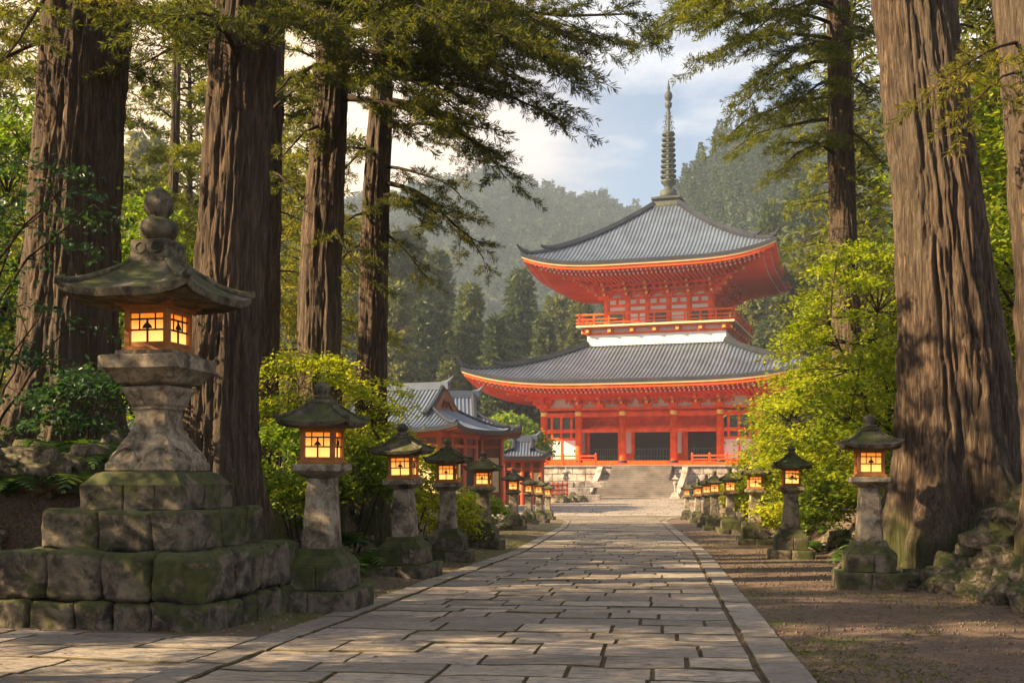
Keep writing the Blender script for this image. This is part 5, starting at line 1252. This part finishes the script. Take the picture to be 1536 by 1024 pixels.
broadleaf("understorey_tree", "green understorey tree at the far left behind the leftmost trunk", "tree", (-10.5, 22), PX(10, 330, 20.5), (1.5, 1.2, 2.6), 'shrub', 120, 80, .055, .42, .5, 20)
broadleaf("understorey_tree", "leafy understorey tree low behind the great lantern shaft", "tree", (-6.2, 20.5), PX(265, 560, 20), (1.0, .9, 1.0), 'shrub', 100, 80, .05, .34, .5, 21)
broadleaf("shrub", "small dark shrub on the bank left of the great lantern shaft", "shrub", (-5.8, 15.2), PX(120, 600, 15), (.7, .5, .45), 'dark', 40, 50, .045, .26, .5, 22)
broadleaf("understorey_tree", "round green tree behind the small shrine beside the pagoda", "tree", (0.8, 136), PX(776, 662, 136), (3, 3, 3.2), 'shrub', 90, 80, .28, 1.4, .4, 23)
broadleaf("understorey_tree", "dark green tree at the left corner of the pagoda", "tree", (0.6, 196), PX(772, 600, 196), (7, 5, 8), 'cedarg', 110, 80, .34, 1.8, .4, 24)

# ferns
def fern(seed, n=13, L=.62):
    kr_ = np.random.default_rng(seed); e_ = empty("fern", (0, 0, 0), label="fern", cat="fern"); m_ = MB(); w = MB()
    for i in range(n):
        a = i * 2.4 + kr_.uniform(-.2, .2); l = L * kr_.uniform(.7, 1.15); t = np.linspace(0, 1, 14); el = kr_.uniform(.5, 1.0)
        r = l * t * (.9 - .1 * t); z = l * (el * t * 1.5 - 1.25 * el * t ** 2.2) ; P = np.stack([r * math.cos(a), r * math.sin(a), z], -1)
        w.tube(P, np.linspace(.004, .0015, 14), 3); side = np.array([-math.sin(a), math.cos(a), 0])
        for k in range(1, 14):
            ll = l * .30 * math.sin(math.pi * min(1, t[k] * .92 + .05)) + .012; T = nrm(P[k] - P[k - 1])
            for sg in (-1, 1):
                d = nrm(side * sg + T * .45 + [0, 0, -.12]); q = P[k]; wd = T * .018
                m_.add([q - wd, q + d * ll * .5 - wd * 1.1, q + d * ll, q + d * ll * .45 + wd * 1.1, q + wd], [(0, 1, 2, 3, 4)])
    m_.build("fronds", M['fern'], e_); w.build("stalks", M['twig'], e_); _kids[e_.name] = [(c, []) for c in children(e_)]; return e_
ftypes = [fern(1), fern(2, 11, .7), fern(3, 15, .5)]
fs = [(-5.9, 13.3), (-5.0, 13.6), (-6.9, 13.3), (-5.2, 13.05), (-6.1, 12.85), (-4.7, 13.2), (-6.8, 12.5), (-5.6, 12.9), (-5.7, 13.4), (-6.6, 14.2), (-6.3, 15.6), (-5.2, 14.4), (-7.0, 13.7), (-4.4, 14.2), (-4.3, 14.9), (-4.9, 15.3), (-5.4, 14.9), (-5.0, 13.9), (-6.0, 15.0), (-3.0, 15.3), (-2.75, 14.3), (-2.95, 13.6), (-3.3, 15.0), (-2.5, 16.1), (-2.45, 15.2), (-2.25, 17.9), (-2.0, 21.2), (-6.9, 14.9), (-7.4, 14.0), (5.95, 18.5), (6.3, 21.2), (6.2, 17.6), (7.4, 27.5), (-2.9, 14.6), (-3.3, 14.0), (-2.75, 15.6), (-3.2, 16.2), (-2.7, 16.8), (-2.45, 17.0), (-2.6, 18.6), (-2.35, 19.3), (-2.2, 20.3), (-2.5, 21.2), (-2.15, 23.2), (-2.3, 24.6), (-1.9, 25.8), (-1.8, 27), (-2.9, 17.7), (-2.1, 22.0), (-3.7, 13.9), (-4.6, 14.3), (-5.6, 14.2), (-6.6, 13.2), (-1.7, 29.5), (-1.7, 32), (6.9, 22), (7.2, 24.4), (7.0, 26), (7.9, 29), (7.6, 19.8), (-3.4, 18.6), (-3.0, 20)]
land = [((-3.62, 11.66), "the great lantern"), ((-2.03, 12.75), "the first left lantern"), ((-1.67, 17.85), "the second left lantern"), ((-1.25, 22.3), "the third left lantern"), ((-.7, 27.8), "the fourth left lantern"), ((4.89, 15.6), "the nearest right lantern"), ((5.75, 23.5), "the second right lantern"), ((6.6, 30.9), "the third right lantern"),
        ((7.86, 40.9), "the fourth right lantern"), ((-6.8, 17), "the leftmost great trunk"), ((-3.95, 15.5), "the second great trunk"), ((6.8, 17), "the great right trunk"), ((7.0, 14), "the trunk at the right edge"), ((.05, 43.5), "the fifth left lantern"), ((1.4, 58.4), "the far left lanterns")]
def near_name(x, y): d = [((x - a) ** 2 + (y - b) ** 2, n, a, b) for (a, b), n in land]; d.sort(); _, n, a, b = d[0]; side = ("behind" if y > b + .35 else "in front of" if y < b - .35 else ("left of" if x < a else "right of")); return side + " " + n
def rest_label(base_, x, y): return base_ + " " + near_name(x, y)
for i, (x, y) in enumerate(fs): put(ftypes[i % 3], rest_label(["arching green fern", "long-fronded fern", "small dense fern"][i % 3], x, y), x, y, gz(x, y) - .02, rng.uniform(.8, 1.2), group="ferns on the banks")

# rocks
def rock_mesh(seed, sx, sy, sz):
    import bmesh
    bm = bmesh.new(); bmesh.ops.create_icosphere(bm, subdivisions=4, radius=1); me = bpy.data.meshes.new("mossy_rock"); V = np.array([v.co[:] for v in bm.verts])
    n = fbm(V * .9 + seed * 5.1, 3, seed); fac = V + .0
    q = np.round((V + .25 * fbm(V * 1.3 + seed, 2, seed + 4)[:, None]) * 1.8) / 1.8
    V2 = (V * .45 + q * .55) * (1 + .45 * n + .30 * fbm(V * 3.4 + seed, 4, seed + 2))[:, None] * [sx, sy, sz]
    for v, c in zip(bm.verts, V2): v.co = c
    bmesh.ops.smooth_vert(bm, verts=bm.verts, factor=.25, use_axis_x=True, use_axis_y=True, use_axis_z=True)
    for f_ in bm.faces: f_.smooth = True
    bm.to_mesh(me); bm.free(); me.materials.append(M['rock']); return me
rmesh = [rock_mesh(s, *d) for s, d in ((1, (1, .8, .62)), (2, (1, .9, .75)), (3, (1.1, .7, .6)), (4, (.9, .9, .8)), (5, (1.2, .8, .5)), (6, (1, 1, .6)), (7, (.9, .75, .9)))]
rs = np.random.default_rng(77); RK = []
def rock(x, y, s, dz=0.0):
    for a, b, c in RK:
        if (a - x) ** 2 + (b - y) ** 2 < (.42 * (c + s)) ** 2: return
    if (6.8 - x) ** 2 + (17 - y) ** 2 < 1.0 or (7 - x) ** 2 + (14 - y) ** 2 < .6: return
    if abs(x - pc(y)) < phw(y) + s * .9 + .1: return
    for lx, ly in LP:
        if (lx - x) ** 2 + (ly - y) ** 2 < (.60 + s * .55) ** 2: return
    cc, sn = math.cos(-GT), math.sin(-GT); gx, gy = x - GL[0], y - GL[1]
    if max(abs(gx * cc - gy * sn), abs(gx * sn + gy * cc)) < 1.22 + s * .8: return
    RK.append((x, y, s)); o = bpy.data.objects.new("mossy_rock", rmesh[int(rs.integers(0, 7))]); COL.objects.link(o)
    o.location = (x, y, gz(x, y) + s * .12 + dz); o.rotation_euler = (rs.uniform(-.3, .3), rs.uniform(-.3, .3), rs.uniform(0, 6.28)); o.scale = (s, s * rs.uniform(.85, 1.15), s * rs.uniform(.8, 1.15))
    w = "large" if s > .42 else "mid-sized" if s > .25 else "small"
    tag(o, rest_label(w + " mossy rock lying " , x, y).replace("  ", " "), "rock", "mossy rocks on the banks")
for x, y, s in ((5.75, 14.0, .32), (5.68, 14.8, .28), (5.66, 15.9, .26), (6.1, 14.3, .36), (6.05, 15.1, .34), (5.95, 16.0, .26), (6.35, 14.9, .36), (5.8, 13.4, .34), (6.1, 13.6, .34), (5.55, 16.6, .26), (5.6, 17.5, .28), (5.5, 18.6, .26), (5.85, 16.7, .26), (6.2, 13.1, .38), (6.3, 15.6, .3), (-5.6, 13.15, .3), (-6.15, 13.05, .34), (-6.7, 12.9, .3), (-5.1, 13.3, .28), (-7.2, 12.85, .34), (-5.9, 13.5, .3), (-6.5, 13.35, .26), (-4.7, 13.45, .26), (-5.35, 13.55, .22), (-5.8, 12.8, .25), (-4.9, 12.95, .22), (-6.5, 12.5, .28), (-5.35, 12.95, .3), (6.35, 14.6, .42), (6.15, 13.6, .38), (6.0, 12.8, .36), (6.55, 13.2, .45), (6.9, 12.6, .5), (6.2, 12.1, .40), (6.9, 15.2, .40), (5.95, 16.2, .34), (6.25, 16.9, .3), (5.85, 17.8, .32), (5.9, 15.3, .28), (6.5, 15.7, .36), (5.6, 17.0, .22), (6.5, 18.9, .4), (6.8, 20.5, .45), (7.0, 22, .4), (6.35, 19.8, .26), (7.2, 11.8, .5), (6.3, 11.2, .4), (7.6, 13.9, .5),
                (5.7, 13.9, .20), (5.85, 14.7, .22), (7.3, 15.3, .45), (5.35, 18.6, .2), (5.35, 18.0, .16), (-3.1, 13.9, .38), (-3.6, 14.4, .30), (-2.8, 14.4, .26), (-5.6, 13.5, .36), (-6.2, 13.6, .3), (-5.1, 13.8, .4), (-6.7, 14.3, .45), (-5.9, 14.5, .42), (-5.2, 14.8, .35), (-7.1, 13.4, .4), (-7.6, 14.2, .5), (-6.4, 12.7, .24), (-5.6, 15.6, .3), (-4.8, 14.0, .3), (-6.2, 15.4, .35), (-7.2, 15.3, .4), (-3.2, 17.0, .3), (-2.9, 19.5, .3)):
    rock(x, y, s)
for k in range(15):
    for r_ in range(4): rock(rfoot(11 + k * .45) + .12 + .44 * r_ + rs.uniform(-.1, .1), 11 + k * .45 + rs.uniform(-.15, .15), rs.uniform(.24, .40))
for k in range(70): rock(rs.uniform(-8.6, -4.4), rs.uniform(12.9, 16.2), rs.choice([.12, .16, .22, .3, .36]))
for k in range(110): rock(rs.uniform(5.7, 7.9), rs.uniform(10.8, 19), rs.choice([.14, .2, .28, .36, .44]))
for k in range(150):
    if rs.random() < .5:
        y = rs.uniform(10.5, 45); x = rfoot(y) + abs(rs.normal() * .7) + (.05 if y < 22 else .15)
    else:
        y = rs.uniform(12.5, 60); x = lfoot(y) - abs(rs.normal() * .7) - .1
    rock(x, y, rs.choice([.12, .16, .2, .26, .34]) * (1 if y < 30 else 1.3))
# loose rocks at the foot of the temple terrace
for k in range(34):
    a = rs.random(); x = -2 + 10 * a if k % 2 else 20 + 8 * a; y = rs.uniform(112, 136); s = rs.uniform(.5, 1.1)
    if 8.3 < x < 19.5: continue
    o = bpy.data.objects.new("garden_rock", rmesh[k % 7]); COL.objects.link(o); o.location = (x, y, -2.75); o.scale = (s, s, s); o.rotation_euler = (0, 0, rs.uniform(0, 6))
    tag(o, "pale garden rock among others left of the temple steps" if x < 10 else "pale garden rock among others right of the temple steps", "rock", "garden rocks left of the steps" if x < 10 else "garden rocks right of the steps")

# ------------------------------------------------------------------ ground litter, pebbles, moss and undergrowth (uncountable)
def scatter_mask(n, seed):
    k_ = np.random.default_rng(seed); y = 6.5 + 40 * k_.random(n) ** 1.7; x = pc(y) + k_.uniform(-12, 12, n); return x, y, k_
x, y, k_ = scatter_mask(60000, 3); off = x - pc(y); ok = ((np.abs(off) > phw(y) + .02)) & (x > lfoot(y) - 6); ok &= ~((off < 0) & (y < 10.4)); x, y = x[ok], y[ok]
sz = .006 + .016 * k_.random(len(x)) ** 3; c = np.stack([x, y, ground(x, y) + sz * .3], -1)
dirs = nrm(np.array([(1, 0, 0), (-.5, .87, 0), (-.5, -.87, 0), (0, 0, .8)]) + 0.0)
V = c[:, None] + dirs[None] * sz[:, None, None] * (1 + .5 * k_.random((len(x), 4, 1))); F = np.arange(len(x))[:, None, None] * 4 + np.array([(0, 1, 3), (1, 2, 3), (2, 0, 3)])[None]
m = MB(); m.add(V.reshape(-1, 3), F.reshape(-1, 3)); m.build("gravel", m_plain("gravel_stone", (.15, .11, .085), .9, .5, 30), label="fine loose gravel on the earth beside the path", cat="gravel", kind='stuff')
x, y, k_ = scatter_mask(16000, 4); off = x - pc(y); pr_ = np.where(np.abs(off) < phw(y), .10, .8) * np.where(off < 0, .7, 1) ; ok = (k_.random(len(x)) < pr_); x, y, off = x[ok], y[ok], off[ok]
ing = (np.abs((x - GL[0])) < 1.5) & (np.abs(y - GL[1]) < 1.5); x, y, off = x[~ing], y[~ing], off[~ing]
P = np.stack([x, y, ground(x, y) + .012 + (np.abs(off) < phw(y)) * .03 + ((off < 0) & (y < 10.3)) * .03], -1); m = MB(); leaves(m, P, .022, .85); nn_ = 26000; x, y, k_ = scatter_mask(nn_, 14); off = x - pc(y); ok = (np.abs(off) > phw(y)) & ~((off < 0) & (y < 10.4)) & (k_.random(nn_) < .9); x, y = x[ok], y[ok]; a_ = k_.random(len(x)) * 6.28; needles(m, np.stack([x, y, ground(x, y) + .014], -1), np.stack([np.cos(a_), np.sin(a_), 0 * a_], -1), np.full(len(x), .01), 1, .055, .006, .15)
m.build("fallen_leaves", M['litter'], label="brown fallen leaves and needles strewn over the ground", cat="leaves", kind='stuff')
x, y, k_ = scatter_mask(120000, 5); s1 = lfoot(y) - x; s2 = x - rfoot(y); dn = fbm(np.stack([x, y, 0 * x], -1) * .8, 3, 6)
ok = ((s1 > .05) & (y > 12.2) & (dn > -.05)) | ((s2 > .5) & (dn > .03)); x, y = x[ok], y[ok]; P = np.stack([x, y, ground(x, y) + .02 + .07 * k_.random(len(x))], -1)
m = MB(); leaves(m, P, .026, .45); m.build("undergrowth", M['shrub'], label="low creeping undergrowth and moss tufts covering the banks", cat="undergrowth", kind='stuff')
# moss in tufts along the kerbs and lantern feet
x, y, k_ = scatter_mask(70000, 6); off = x - pc(y); dn = fbm(np.stack([x, y, 0 * x], -1) * 1.1, 4, 8) + .10 * (off < 0); ok = (np.abs(off) > phw(y) + .01) & (dn > .14) & (s1[0] is not None) & ~((off < 0) & (y < 10.4)) & (x > lfoot(y) - 1) & (x < rfoot(y) + .5); x, y = x[ok], y[ok]
P = np.stack([x, y, ground(x, y) + .006], -1); m = MB(); D = np.tile([0, 0, 1.], (len(P), 1)); needles(m, P, D, np.full(len(P), .01), 3, .03, .011, .9); m.build("moss", m_leaf("moss_tufts", (.05, .06, .01), (.12, .125, .016), (.2, .19, .02), .25, 2), label="patches of short moss beside the path", cat="moss", kind='stuff')

# ------------------------------------------------------------------ haze
m = MB(); m.box((0, 420, 205), (1130, 980, 430)); m.v[0][:, 2] = np.where(m.v[0][:, 2] > 100, 262, -12)
hm = bpy.data.materials.new("haze_air"); hm.use_nodes = True; t = hm.node_tree; t.nodes.clear(); o = N(t, 'ShaderNodeOutputMaterial'); v = N(t, 'ShaderNodeVolumePrincipled')
v.inputs['Color'].default_value = (.70, .83, 1.0, 1); v.inputs['Density'].default_value = .00036; v.inputs['Anisotropy'].default_value = .3; t.links.new(v.outputs[0], o.inputs['Volume'])
m.build("haze", hm, label="pale warm haze filling the valley", cat="haze", kind='stuff')
